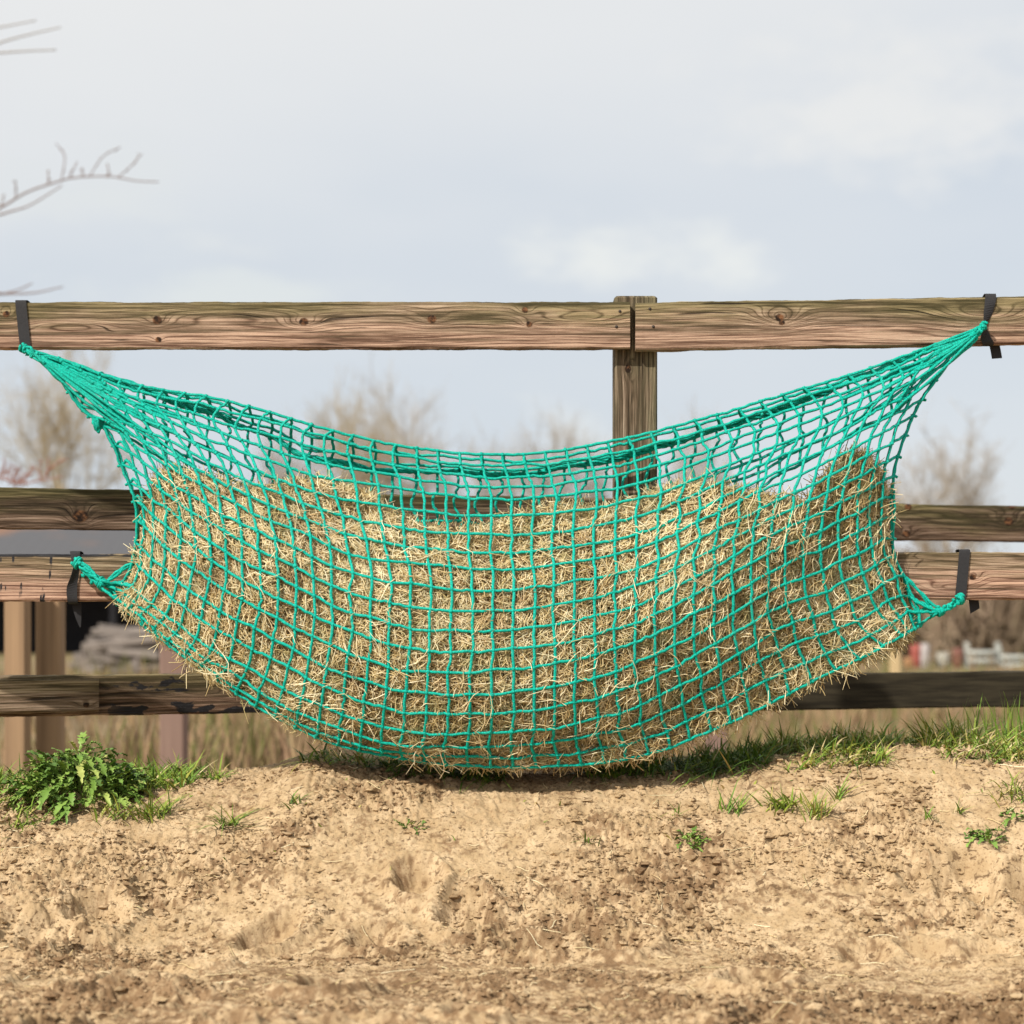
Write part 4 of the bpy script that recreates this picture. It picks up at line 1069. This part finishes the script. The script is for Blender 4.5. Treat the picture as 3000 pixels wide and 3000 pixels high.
def solve_y(px, py):
    """where on the bank the photo shows (px,py)"""
    ys = np.linspace(-2.4, 0.15, 400)
    xs = xf(px, ys)
    z = ground_z(xs, ys, False)
    pys = HOR - (z - CAM_Z) * 1000 * 6 / (ys + 6)
    i = np.where(pys <= py)[0]
    i = i[0] if len(i) else len(ys) - 1
    return xs[i], ys[i]
def tuft(px, py, n, l0, l1, spread, label, mu=0.45, lean=0.7, droop=0.6, wd=0.0022):
    x, y = solve_y(px, py)
    b = Bag()
    X = x + grng.normal(0, spread, n); Y = y + grng.normal(0, spread * 0.6, n)
    L = grng.uniform(l0, l1, n)
    b.add(*blades(on_ground(X, Y) - [0, 0, 0.004], L, lean, wd, mu, 0.15, droop))
    o = b.build('grass_tuft', M_GRASS, None, False, (x, y, float(ground_z(np.array([x]), np.array([y]))[0])))
    tag(o, label, 'grass tuft', 'grass tufts on the sand slope')
tuft(450, 2395, 80, 0.06, 0.15, 0.022, 'long-bladed green grass tuft on sand just right of the big leafy weed', 0.5, 0.8)
tuft(350, 2400, 60, 0.04, 0.10, 0.035, 'low yellow-green grass tuft under the front of the big leafy weed', 0.55, 0.7)
tuft(670, 2420, 48, 0.07, 0.13, 0.014, 'lone spidery grass tuft spreading flat on bare sand, left of centre', 0.38, 1.0, 0.7, 0.0026)
tuft(545, 2255, 60, 0.05, 0.10, 0.03, 'small arching grass tuft on the left bank edge below the tarred rail', 0.45, 0.9, 0.8)
tuft(870, 2350, 30, 0.03, 0.06, 0.015, 'tiny dark grass tuft on the slope below the left underside of the net', 0.3, 0.9)
tuft(60, 2420, 40, 0.04, 0.09, 0.02, 'small grass tuft near the left picture edge, below the other left grass', 0.4, 0.8)
tuft(2150, 2385, 30, 0.05, 0.11, 0.02, 'thin upright grass tuft at the left of the row on the right slope', 0.4, 0.4, 0.3)
tuft(2285, 2370, 55, 0.04, 0.10, 0.022, 'fuller broad-bladed grass tuft in the row on the right slope', 0.55, 0.7, 0.5, 0.0034)
tuft(2390, 2400, 50, 0.06, 0.12, 0.016, 'spiky yellow-green grass tuft lowest of the row on the right slope', 0.6, 0.6, 0.4)
tuft(2455, 2340, 16, 0.06, 0.12, 0.01, 'wispy few-bladed grass tuft at the upper right end of the row on the slope', 0.45, 0.6, 0.3)
tuft(2730, 2415, 18, 0.03, 0.06, 0.008, 'tiny grass sprout on sand between the slope row and the small leafy weed', 0.4, 0.6)
tuft(2805, 2380, 12, 0.03, 0.06, 0.008, 'tiny grass sprout above and left of the small leafy weed at right', 0.45, 0.6)
tuft(1725, 2470, 14, 0.03, 0.07, 0.012, 'sparse grass sprout on bare sand straight below the middle of the net', 0.35, 1.0)
tuft(1960, 2400, 16, 0.03, 0.07, 0.02, 'sparse olive grass sprout on sand below the dark grass, right of centre', 0.5, 0.9)
tuft(2990, 2330, 90, 0.04, 0.10, 0.03, 'dense yellowing grass tuft hanging over the bank at the right picture edge', 0.62, 0.7, 0.9)

# lobed-leaf weeds
ml = NM('weed_leaf', 0.5, 0.35)
tl_ = ml.attr('tint')
ml.color(ml.ramp(tl_, [(0.0, (0.06, 0.12, 0.022)), (0.45, (0.14, 0.245, 0.04)), (0.8, (0.24, 0.35, 0.07)), (1.0, (0.40, 0.42, 0.12))]))
M_LEAF = ml.m
def leaf(base, az, L, wmax, rise, arch, lobes, rg):
    """one toothed leaf, folded along its midrib"""
    k = lobes * 2 + 3
    t = np.linspace(0, 1, k)
    d = np.array([math.cos(az), math.sin(az), 0]); s = np.array([-math.sin(az), math.cos(az), 0])
    mid = base + (t * L * math.cos(rise))[:, None] * d + (L * (math.sin(rise) * t - arch * t ** 2))[:, None] * np.array([0, 0, 1.0])
    mid = mid + (rg.normal(0, 0.06) * L * t ** 2)[:, None] * s
    env = np.sin(np.pi * np.clip(t * 0.93 + 0.06, 0, 1)) ** 0.8 * (0.55 + 0.5 * t)
    w = wmax * env * np.where(np.arange(k) % 2 == 1, 1.0, 0.48)
    w[-1] = 0.0005; w[0] = wmax * 0.1
    up = np.array([0, 0, 1.0]) * 0.35
    shift = np.where(np.arange(k) % 2 == 1, 0.035, 0.0) * L
    lv = mid + w[:, None] * (s + up) + shift[:, None] * d + rg.normal(0, 0.002, (k, 3))
    rv = mid + w[:, None] * (-s + up) + shift[:, None] * d + rg.normal(0, 0.002, (k, 3))
    V = np.stack([lv, mid, rv], 1).reshape(-1, 3)
    i = np.arange(k * 3).reshape(k, 3)
    F = np.concatenate([np.stack([i[:-1, 0], i[:-1, 1], i[1:, 1], i[1:, 0]], -1), np.stack([i[:-1, 1], i[:-1, 2], i[1:, 2], i[1:, 1]], -1)])
    return V, F
def weed(px, py, n, spread, l0, l1, w, name, label, height=0.0, lobes=5, seed=1, spread_y=None, group=None):
    rg = np.random.default_rng(seed)
    x, y = solve_y(px, py)
    b = Bag()
    z0 = float(ground_z(np.array([x]), np.array([y]))[0])
    for i in range(n):
        f = math.sqrt(rg.uniform()); a0 = rg.uniform(0, 6.28)
        ox, oy = f * spread * math.cos(a0), f * (spread_y or spread) * math.sin(a0)
        h = height * rg.uniform(0.1, 1.0) * (1 - 0.75 * f ** 1.5)
        zz = float(ground_z(np.array([x + ox]), np.array([y + oy]))[0])
        bs = np.array([x + ox, y + oy, zz + h * 1.12])
        az = a0 + rg.normal(0, 0.9)
        L = rg.uniform(l0, l1)
        V, F = leaf(bs, az, L, w * rg.uniform(0.7, 1.2), rg.uniform(0.15, 1.1), rg.uniform(0.25, 0.85), lobes, rg)
        b.add(V, F, float(np.clip(rg.normal(0.52, 0.25), 0, 1)))
        if height > 0 and i % 3 == 0:
            P = np.array([[x + ox * 0.5, y + oy * 0.5, zz - 0.01], [x + ox * 0.8, y + oy * 0.8, zz + h * 0.6], bs])
            V, F = tube(crom(P, 3), 0.0018, 4); b.add(V, F, 0.7)
    o = b.build(name, M_LEAF, None, True, (x, y, z0))
    return tag(o, label, 'weed', group)
weed(238, 2335, 430, 0.165, 0.045, 0.115, 0.017, 'leafy_weed', 'big bushy dark green weed with toothed leaves on the bank at left', 0.115, 6, 1, 0.10)
weed(2895, 2470, 26, 0.03, 0.03, 0.075, 0.010, 'leafy_weed', 'small fresh green leafy weed on the sand at lower right', 0.02, 4, 2, 0.02, 'small weeds on the sand')
weed(2022, 2475, 30, 0.025, 0.02, 0.05, 0.009, 'leafy_weed', 'round little dark rosette weed on sand right of centre', 0.008, 4, 3, 0.02, 'small weeds on the sand')
weed(1205, 2425, 12, 0.03, 0.02, 0.05, 0.008, 'leafy_weed', 'sparse little green weed on sand left of centre below the net', 0.006, 3, 4, 0.02, 'small weeds on the sand')
weed(2975, 2390, 14, 0.025, 0.025, 0.05, 0.009, 'leafy_weed', 'small bright weed at the right picture edge above the other leafy one', 0.01, 3, 5, 0.02, 'small weeds on the sand')

# bits of straw fallen on the sand
n = 230
sx_ = grng.uniform(-1.6, 1.6, n); sy_ = grng.uniform(-1.7, -0.05, n)
a = grng.uniform(0, np.pi, n); L = np.exp(grng.uniform(math.log(0.025), math.log(0.09), n))
t = np.linspace(-0.5, 0.5, 4)
QX = sx_[:, None] + t[None] * (np.cos(a) * L)[:, None]; QY = sy_[:, None] + t[None] * (np.sin(a) * L)[:, None] + (t[None] ** 2) * grng.normal(0, 0.02, (n, 1))
QZ = ground_z(QX, QY) + 0.003
QZ = QZ * 0.4 + QZ.max(axis=1, keepdims=True) * 0.6
V, F = batch_tubes(np.stack([QX, QY, QZ], -1), np.full((n, 4), 0.0011), 3)
sb = Bag(); sb.add(V, F, np.repeat(np.clip(grng.normal(0.75, 0.15, n), 0, 1), 12))
tag(sb.build('straw', M_HAY, None, True), 'stray stalks of hay fallen on the sand below the net', 'straw', kind='stuff')

# ------------------------------------------------------------------ background
def plain(name, c0, c1, scale=3.0, rough=0.85, stretch=(1, 1, 1)):
    m = NM(name, rough, 0.2)
    m.color(m.mix(m.noise(m.mapv(m.pos(), stretch), scale, 4, 0.6), c0, c1))
    return m.m
FIELD = -0.45
# posts of a paddock fence further back
M_BPOST = plain('pale_post_wood', (0.09, 0.055, 0.035), (0.48, 0.31, 0.18), 1.0, 0.85, (30, 20, 0.8))
M_RPOST = plain('reddish_post_wood', (0.15, 0.09, 0.075), (0.30, 0.20, 0.16), 1.0, 0.85, (26, 20, 1.5))
PG = 'blurred wooden posts standing in the field'
def field_post(px, w_px, py_top, Y, mat, label, cut=True):
    s = (Y + 6) / 6
    x = xf(px, Y); w = w_px / 1000 * s
    zt = zf(py_top, Y)
    zb = float(ground_z(np.array([x]), np.array([Y]))[0]) - 0.3
    V, F = post_mesh(x - w / 2, x + w / 2, Y - w / 2, Y + w / 2, zb, zt, 0.012)
    k = len(V) - 8
    V[k:, 2] += np.linspace(0.0, 0.03, 8) * (1 if cut else 0)
    o = mk('wooden_post', V, F, mat, None, False, origin=(x, Y, zb + 0.3))
    tag(o, label, 'post', PG)
field_post(52, 66, 1690, 4.2, M_BPOST, 'tan blurred wooden post, leftmost of the pair behind the tarred rail')
field_post(148, 74, 1690, 4.4, M_BPOST, 'tan blurred wooden post right of its twin, left of the hanging strap tail')
field_post(510, 74, 1800, 6.0, M_RPOST, 'reddish blurred wooden post behind the rail under the left end of the net')
field_post(2095, 66, 1900, 7.5, M_RPOST, 'dull reddish blurred post low in the gap below the net, right of centre')
field_post(2622, 30, 1830, 22.0, plain('tan_post', (0.42, 0.30, 0.15), (0.56, 0.42, 0.24), 2.0), 'thin pale tan post far off in the field under the right net corner')

# barn far left
barn = thing('barn', (xf(150, 62), 62, FIELD), 'low dark open barn with grey sheet roof far behind the fence at left', 'barn')
M_ROOF = NM('grey_sheet_roof', 0.7, 0.3)
rp = M_ROOF.pos()
M_ROOF.color(M_ROOF.mix(M_ROOF.rng(M_ROOF.noise(M_ROOF.mapv(rp, (0.28, 0.5, 0.9), (1.3, 0, 0)), 1.0, 3), 0.53, 0.66), (0.085, 0.085, 0.092), (0.20, 0.11, 0.07)))
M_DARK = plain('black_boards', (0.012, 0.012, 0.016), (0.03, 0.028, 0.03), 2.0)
def boxes(lst):
    b = Bag()
    for (x0, x1, y0, y1, z0, z1) in lst:
        V, F = box_pts(x0, x1, y0, y1, z0, z1, 0.02)
        b.add(V, F)
    return b
yb0, yb1 = 60.0, 72.0
sB = (yb0 + 6) / 6
bxl, bxr = xf(-1500, yb0), xf(720, yb0)
z_eave, z_ridge = zf(1655, yb0), zf(1500, 66)
# corrugated roof with thickness, monopitch to a ridge and down behind
nxr = 240
xs = np.linspace(bxl - 0.5, bxr + 0.5, nxr)
rows = [(yb0 - 0.6, z_eave - 0.1), (66, z_ridge), (yb1 + 0.5, z_eave - 0.1), (yb1 + 0.5, z_eave - 0.2), (66, z_ridge - 0.12), (yb0 - 0.6, z_eave - 0.2)]
V = np.array([[(x, y, z + 0.004 * math.sin(i * math.pi / 2)) for (y, z) in rows] for i, x in enumerate(xs)])
idx = np.arange(nxr * 6).reshape(nxr, 6)
a = idx[:-1]; b_ = np.roll(a, -1, 1); d_ = idx[1:]; c_ = np.roll(d_, -1, 1)
mk('roof', V.reshape(-1, 3), [np.stack([a, b_, c_, d_], -1).reshape(-1, 4), idx[:1, ::-1], idx[-1:]], M_ROOF.m, barn, False)
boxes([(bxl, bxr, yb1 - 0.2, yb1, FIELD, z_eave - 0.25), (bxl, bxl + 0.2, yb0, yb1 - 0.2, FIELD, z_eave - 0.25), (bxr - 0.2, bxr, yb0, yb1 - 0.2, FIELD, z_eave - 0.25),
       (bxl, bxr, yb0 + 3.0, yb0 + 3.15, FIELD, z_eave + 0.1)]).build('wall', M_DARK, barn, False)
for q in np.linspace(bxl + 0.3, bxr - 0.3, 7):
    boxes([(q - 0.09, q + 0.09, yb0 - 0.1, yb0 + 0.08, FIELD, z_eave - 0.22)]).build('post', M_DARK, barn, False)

# heap of pale timber and rubble in front of the barn
M_HEAP = plain('pale_rubble', (0.15, 0.125, 0.11), (0.30, 0.26, 0.23), 1.3)
heap = Bag()
hr2 = np.random.default_rng(4)
for i in range(46):
    Y = 40 + hr2.uniform(-1, 1.2); px_ = hr2.uniform(290, 560); lvl = hr2.uniform(0, 1)
    x = xf(px_, Y); z = FIELD + 0.12 + lvl * 0.85 * max(0.15, 1 - abs(px_ - 430) / 170)
    L = hr2.uniform(0.5, 1.3); an = hr2.normal(0, 0.25)
    V, F = box_pts(-L, L, -0.1, 0.1, -0.07, 0.07, 0.015)
    W = V.copy(); W[:, 0] = x + V[:, 0] * math.cos(an) - V[:, 1] * math.sin(an); W[:, 1] = Y + V[:, 0] * math.sin(an) + V[:, 1] * math.cos(an); W[:, 2] = z + V[:, 2] + V[:, 0] * hr2.normal(0, 0.08)
    heap.add(W, F)
tag(heap.build('timber_heap', M_HEAP, None, False, (xf(430, 40), 40, FIELD)), 'blurred heap of pale grey timber in front of the dark barn', 'timber heap')

# dry stalks and rough grass in the field
fb = Bag()
n = 15000
fy = 6.0 + 30 * grng.uniform(0, 1, n) ** 1.4; fx = grng.uniform(-1, 1, n) * (fy + 6) * 0.30
g0 = fbm(fx * 0.5, fy * 0.35, 171, 3)
keep = g0 + grng.normal(0, 0.2, n) > -0.12
fx, fy, g0 = fx[keep], fy[keep], g0[keep]
P = on_ground(fx, fy)
Lf = grng.uniform(0.12, 0.5, len(fx)) * (1 + g0)
n = len(fx)
t = np.linspace(0, 1, 4)
ln = grng.normal(0, 0.25, (n, 2))
Q = P[:, None] + t[None, :, None] * np.concatenate([ln * Lf[:, None], Lf[:, None]], 1)[:, None]
a = grng.uniform(0, np.pi, n)
W = np.stack([np.cos(a), np.sin(a), 0 * a], -1)[:, None] * (np.array([1, 0.9, 0.7, 0.15])[None, :, None] * grng.uniform(0.008, 0.018, n)[:, None, None])
V, F = batch_ribbons(Q, W)
tt = np.clip(0.5 + 0.8 * fbm(fx * 0.9, fy * 0.5, 181, 2) + grng.normal(0, 0.16, n), 0, 1)
fb.add(V, F, np.repeat(tt, 8))
mf = NM('dry_field_grass', 0.8, 0.15)
mf.color(mf.ramp(mf.attr('tint'), [(0.0, (0.10, 0.13, 0.03)), (0.3, (0.17, 0.15, 0.055)), (0.5, (0.23, 0.16, 0.085)), (0.75, (0.27, 0.17, 0.105)), (1.0, (0.34, 0.24, 0.13))]))
tag(fb.build('field_grass', mf.m, None, False), 'blurred brown and olive rough grass in the field behind the fences', 'grass', kind='stuff')

# bare trees
def bare_tree(px, py_base, Y, py_top, wid_px, label, seed, fork=0.28, density=1.0, thick=1.0, mat=None, lean=0.0, limbs=5, group='bare trees far behind the fence'):
    rg = np.random.default_rng(seed)
    s = (Y + 6) / 6
    x0 = xf(px, Y); zb = FIELD - 0.2
    zt = zf(py_top, Y)
    H = zt - zb
    hw = wid_px / 2000 * s
    tr = thing('bare_tree', (x0, Y, FIELD), label, 'tree', group)
    tw = 0.022 * H * thick
    trunk = np.array([[x0, Y, zb], [x0 + rg.normal(0, 0.01) * H, Y, zb + H * fork * 0.5], [x0 + lean * H * 0.1, Y, zb + H * fork], [x0 + lean * H * 0.2 + rg.normal(0, 0.02) * H, Y, zb + H * (fork + 0.25)]])
    V, F = tube(crom(trunk, 5), np.linspace(tw, tw * 0.55, 16), 8)
    mk('trunk', V, F, mat, tr)
    b = Bag()
    lev = []
    st = crom(trunk, 5)
    cen = np.array([x0 + lean * H * 0.2, Y, zb + H * 0.62])
    rad3 = np.array([hw, hw, H * 0.42])
    # limbs
    P = []; Rr = []
    for i in range(limbs + 3):
        f = rg.uniform(0.55, 1.0); b0 = st[int(f * 15)]
        az = i * 2.4 + rg.normal(0, 0.4); el = rg.uniform(0.3, 1.2)
        d = np.array([math.cos(az) * math.cos(el), math.sin(az) * math.cos(el), math.sin(el)])
        tip = b0 + d * rad3 * np.array([1.1, 1.1, 1.15]) * rg.uniform(0.75, 1.0)
        m_ = (b0 + tip) / 2 + rg.normal(0, 0.05, 3) * H + np.array([0, 0, -0.02 * H])
        q = crom(np.array([b0, m_, tip]), 5)
        P.append(q); Rr.append(np.linspace(tw * 0.5, tw * 0.12, len(q)))
    P = np.array(P); Rr = np.array(Rr)
    V, F = batch_tubes(P, Rr, 5); b.add(V, F)
    par = P; rr0 = tw * 0.22
    for (cnt, ln, up) in ((9, 0.24, 0.35), (9, 0.13, 0.3), (int(7 * density), 0.075, 0.25)):
        n_ = len(par) * cnt
        ip = np.repeat(np.arange(len(par)), cnt); kk = par.shape[1]
        f = rg.uniform(0.25, 1.0, n_) * (kk - 1); i0 = np.minimum(f.astype(int), kk - 2); fr = (f - i0)[:, None]
        b0 = par[ip, i0] * (1 - fr) + par[ip, i0 + 1] * fr
        dd = par[ip, -1] - par[ip, 0]; dd /= np.linalg.norm(dd, axis=1, keepdims=True)
        d = dd * 0.6 + rg.normal(0, 0.55, (n_, 3)); d[:, 2] += up
        d /= np.linalg.norm(d, axis=1, keepdims=True)
        Lb = H * ln * rg.uniform(0.5, 1.15, n_)
        tt_ = np.linspace(0, 1, 4)
        bend = rg.normal(0, 0.12, (n_, 3)); bend[:, 2] += 0.12
        Q = b0[:, None] + tt_[None, :, None] * (d * Lb[:, None])[:, None] + tt_[None, :, None] ** 2 * (bend * Lb[:, None])[:, None]
        inside = np.linalg.norm((Q[:, -1] - cen) / (rad3 * 1.25), axis=1) < 1.0 + rg.uniform(0, 0.2, n_)
        Q = Q[inside]
        V, F = batch_tubes(Q, np.tile(np.linspace(rr0, rr0 * 0.45, 4), (len(Q), 1)), 3)
        b.add(V, F)
        par = Q; rr0 = max(rr0 * 0.45, 0.0045)
    b.build('crown', mat, tr)
    return tr
M_TW1 = plain('grey_brown_twigs', (0.36, 0.305, 0.25), (0.48, 0.42, 0.35), 0.7)
M_TW2 = plain('ochre_twigs', (0.34, 0.265, 0.16), (0.46, 0.37, 0.24), 0.7)
bare_tree(1070, 1900, 62, 1120, 300, 'ochre bare tree with rounded twiggy crown, left half of the middle pair of crowns', 21, mat=M_TW2, density=0.65, thick=0.6)
bare_tree(1285, 1900, 70, 1080, 480, 'tall grey-brown bare tree with wide fan crown, centre of the background', 22, mat=M_TW1, density=0.6, thick=0.6)
bare_tree(1640, 1900, 75, 1145, 420, 'grey bare tree just left of the near fence post', 23, mat=M_TW1, density=0.6, thick=0.6)
bare_tree(860, 1900, 80, 1230, 250, 'low brownish bare tree left of the ochre crown, half behind the net', 24, mat=M_TW1, density=0.65, thick=0.6)
bare_tree(180, 1900, 80, 1020, 430, 'forked olive-brown bare tree behind the fence at far left', 25, mat=M_TW2, density=0.4, thick=0.45, fork=0.40, limbs=6)
bare_tree(2790, 1900, 70, 1255, 420, 'small grey bare tree with open crown behind the fence at right', 26, mat=M_TW1, density=0.5, thick=0.8, fork=0.35)
bare_tree(2030, 1900, 85, 1200, 220, 'faint small bare tree right of the near post behind the net', 27, mat=M_TW1, density=0.65, thick=0.6)

# brown hedge across the field
def hedge(pxa, pxb, Y, py_top_a, py_top_b, label, seed, n=9000, name='hedge'):
    rg = np.random.default_rng(seed)
    px_ = rg.uniform(pxa, pxb, n); dep = rg.normal(0, 1.6, n)
    x = xf(px_, Y + dep)
    top = zf(np.interp(px_, [pxa, pxb], [py_top_a, py_top_b]) + 26 * fbm(px_ / 55, px_ * 0, seed, 3) * 2, Y)
    h = np.maximum(top - FIELD, 0.6)
    zs = FIELD + rg.uniform(-0.05, 0.8, n) * h
    L = rg.uniform(0.35, 0.85, n)
    d = rg.normal(0, 0.45, (n, 3)); d[:, 2] += 1; d /= np.linalg.norm(d, axis=1, keepdims=True)
    tt_ = np.linspace(0, 1, 3)
    P0 = np.stack([x, Y + dep, zs], -1)
    Q = P0[:, None] + tt_[None, :, None] * (d * L[:, None])[:, None] + tt_[None, :, None] ** 2 * rg.normal(0, 0.06, (n, 1, 3))
    V, F = batch_tubes(Q, np.tile([0.022, 0.018, 0.008], (n, 1)), 3)
    b = Bag(); b.add(V, F, np.repeat(np.clip(0.5 + 0.9 * fbm(x * 0.5, zs * 0.6, seed + 3, 2) + rg.normal(0, 0.15, n), 0, 1), 9))
    o = b.build(name, M_HEDGE, None, True, (float(xf((pxa + pxb) / 2, Y)), Y, FIELD))
    return tag(o, label, 'hedge')
mhg = NM('brown_hedge_twigs', 0.85, 0.15)
mhg.color(mhg.ramp(mhg.attr('tint'), [(0.0, (0.16, 0.125, 0.075)), (0.4, (0.26, 0.19, 0.13)), (0.7, (0.34, 0.245, 0.175)), (1.0, (0.40, 0.33, 0.21))]))
M_HEDGE = mhg.m
hedge(1900, 2780, 54, 1560, 1590, 'tall brown leafless hedge behind the right end of the net', 31, 12000)
hedge(2720, 3500, 52, 1640, 1670, 'lower brown leafless hedge at the far right behind the middle rail', 32, 12000)
hedge(640, 1900, 58, 1560, 1540, 'long brown leafless hedge mostly hidden behind the hay', 33, 9000)

# small bright jump equipment far off at right
def drum(px, py0, py1, Y, w_px, col, label, name='plastic_drum'):
    s = (Y + 6) / 6
    x = xf(px, Y); r = w_px / 2000 * s; h = (py1 - py0) / 1000 * s
    z0 = FIELD
    prof = [(0.92, 0), (1, 0.03), (1, 0.3), (1.06, 0.33), (1.06, 0.36), (1, 0.39), (1, 0.62), (1.06, 0.65), (1.06, 0.68), (1, 0.71), (1, 0.96), (0.92, 1.0), (0.85, 0.985)]
    k = 20; th = np.arange(k) * 2 * np.pi / k
    V = np.array([[(x + r * q * math.cos(a), Y + r * q * math.sin(a), z0 + h * f) for a in th] for q, f in prof])
    idx = np.arange(len(prof) * k).reshape(-1, k)
    a = idx[:-1]; b = np.roll(a, -1, 1); d = idx[1:]; c = np.roll(d, -1, 1)
    o = mk(name, V.reshape(-1, 3), [np.stack([a, b, c, d], -1).reshape(-1, 4), idx[-1:], idx[:1, ::-1]], plain(name + '_paint', tuple(0.85 * v for v in col), col, 1.0, 0.5), None, True, origin=(x, Y, z0))
    tag(o, label, 'drum', 'small coloured drums far off in the field')
drum(2683, 1893, 1962, 44, 32, (0.33, 0.09, 0.07), 'far red drum just right of the thin tan post')
drum(2710, 1890, 1962, 43.5, 26, (0.42, 0.38, 0.37), 'tall far off-white drum touching the red one')
drum(2762, 1918, 1962, 44, 36, (0.40, 0.38, 0.33), 'squat far off-white drum left of the dark red one')
drum(2806, 1905, 1962, 44, 30, (0.19, 0.08, 0.06), 'far dark red drum between off-white drum and pale poles')
drum(2660, 1928, 1962, 43, 22, (0.40, 0.21, 0.10), 'lowest far orange drum beside the tan post')
def jump_pole(pxa, pxb, py, Y, label):
    s = (Y + 6) / 6
    t_ = thing('jump_poles', (xf((pxa + pxb) / 2, Y), Y, FIELD), label, 'jump', 'pale jump poles far off in the field')
    M_ = plain('pale_jump_paint', (0.36, 0.37, 0.34), (0.46, 0.47, 0.44), 0.8, 0.5)
    for dz in (0.0, 0.2):
        z = zf(py, Y) - dz
        V, F = tube(np.array([[xf(pxa, Y), Y, z], [xf((pxa + pxb) / 2, Y), Y, z - 0.01], [xf(pxb, Y), Y, z]]), 0.06, 10)
        mk('pole', V, F, M_, t_)
    for q in (pxa, pxb):
        boxes([(xf(q, Y) - 0.05, xf(q, Y) + 0.05, Y + 0.07, Y + 0.17, FIELD - 0.05, zf(py, Y) + 0.25), (xf(q, Y) - 0.3, xf(q, Y) + 0.3, Y + 0.08, Y + 0.16, FIELD - 0.05, FIELD + 0.1)]).build('stand', M_, t_, False)
jump_pole(2835, 2925, 1912, 44, 'left pale blurred jump with two poles, right of the dark red drum')
jump_pole(2930, 3040, 1925, 46, 'lower pale blurred jump at the right picture edge')

# a tree outside the left edge whose twigs reach into the picture
near = thing('overhanging_tree', (xf(-520, 10), 10, FIELD), 'bare tree off the left edge whose thin mauve budding twigs reach into the sky', 'tree')
M_TW3 = plain('mauve_twigs', (0.17, 0.115, 0.10), (0.27, 0.19, 0.17), 2.0)
M_TWP = plain('pale_twigs', (0.30, 0.27, 0.25), (0.40, 0.37, 0.34), 2.0)
Tn = np.array([at(-520, 2100, 10), at(-505, 1500, 10), at(-540, 900, 10), at(-520, 300, 10), at(-560, -200, 10)])
V, F = tube(crom(Tn, 6), np.linspace(0.2, 0.05, 25), 10); mk('trunk', V, F, M_TW1, near)
def twig(name, pls, mat, r0, r1, Y=10, buds=0, seed=1):
    rg = np.random.default_rng(seed)
    b = Bag()
    for pl in pls:
        q = at([p[0] for p in pl], [p[1] for p in pl], Y + rg.normal(0, 0.15))
        qs = crom(q, 5)
        V, F = tube(qs, np.linspace(r0 if len(pl) > 3 else r1 * 1.1, r1, len(qs)), 5); b.add(V, F)
        for k in range(buds):
            i = rg.integers(2, len(qs)); c = qs[i] + rg.normal(0, 0.006, 3)
            V, F = lumps(c[None], np.array([r1 * 1.6]), 0.2, rg); b.add(V, F)
    return b.build(name, mat, near)
twig('branch', [[(-525, 760), (-300, 700), (-80, 645), (0, 610), (75, 565), (160, 535), (220, 520), (320, 517), (400, 530), (465, 533)],
                [(-300, 700), (-60, 645), (30, 620), (90, 600), (180, 545)], [(180, 528), (190, 460), (168, 425)], [(205, 522), (212, 500), (225, 478)], [(262, 517), (300, 460), (348, 433)],
                [(345, 520), (388, 482), (412, 452)], [(140, 538), (142, 520), (140, 500)], [(240, 520), (242, 505), (238, 492)], [(312, 520), (318, 505), (314, 480)], [(45, 580), (48, 555), (44, 530)], [(0, 612), (8, 590), (10, 570)]],
     M_TW3, 0.011, 0.0042, buds=6, seed=5)
twig('branch', [[(-535, 420), (-250, 200), (-60, 95), (0, 80), (105, 60)], [(-250, 215), (-60, 155), (0, 125), (90, 100), (178, 80)], [(-250, 215), (-60, 162), (0, 155), (70, 150), (165, 146)]], M_TWP, 0.011, 0.005, buds=0, seed=6)
twig('branch', [[(-515, 1000), (-250, 920), (-50, 870), (0, 862), (50, 850), (95, 830)], [(-50, 872), (0, 862), (100, 858), (185, 840)], [(-40, 850), (0, 858), (40, 862)]], M_TW3, 0.011, 0.0042, buds=4, seed=7)
rd = []
rg_ = np.random.default_rng(17)
for k in range(26):
    x0 = rg_.uniform(-80, 150); y0 = 1405 + 20 * math.sin(x0 / 40) + rg_.normal(0, 8)
    rd.append([(x0, y0), (x0 + rg_.normal(8, 10), y0 - rg_.uniform(15, 35)), (x0 + rg_.normal(14, 18), y0 - rg_.uniform(35, 65))])
twig('branch', [[(-515, 1500), (-250, 1440), (-60, 1395), (0, 1400), (60, 1416), (120, 1408), (185, 1396)]] + rd, plain('russet_twigs', (0.22, 0.10, 0.075), (0.34, 0.18, 0.14), 2.0), 0.014, 0.005, buds=1, seed=8)
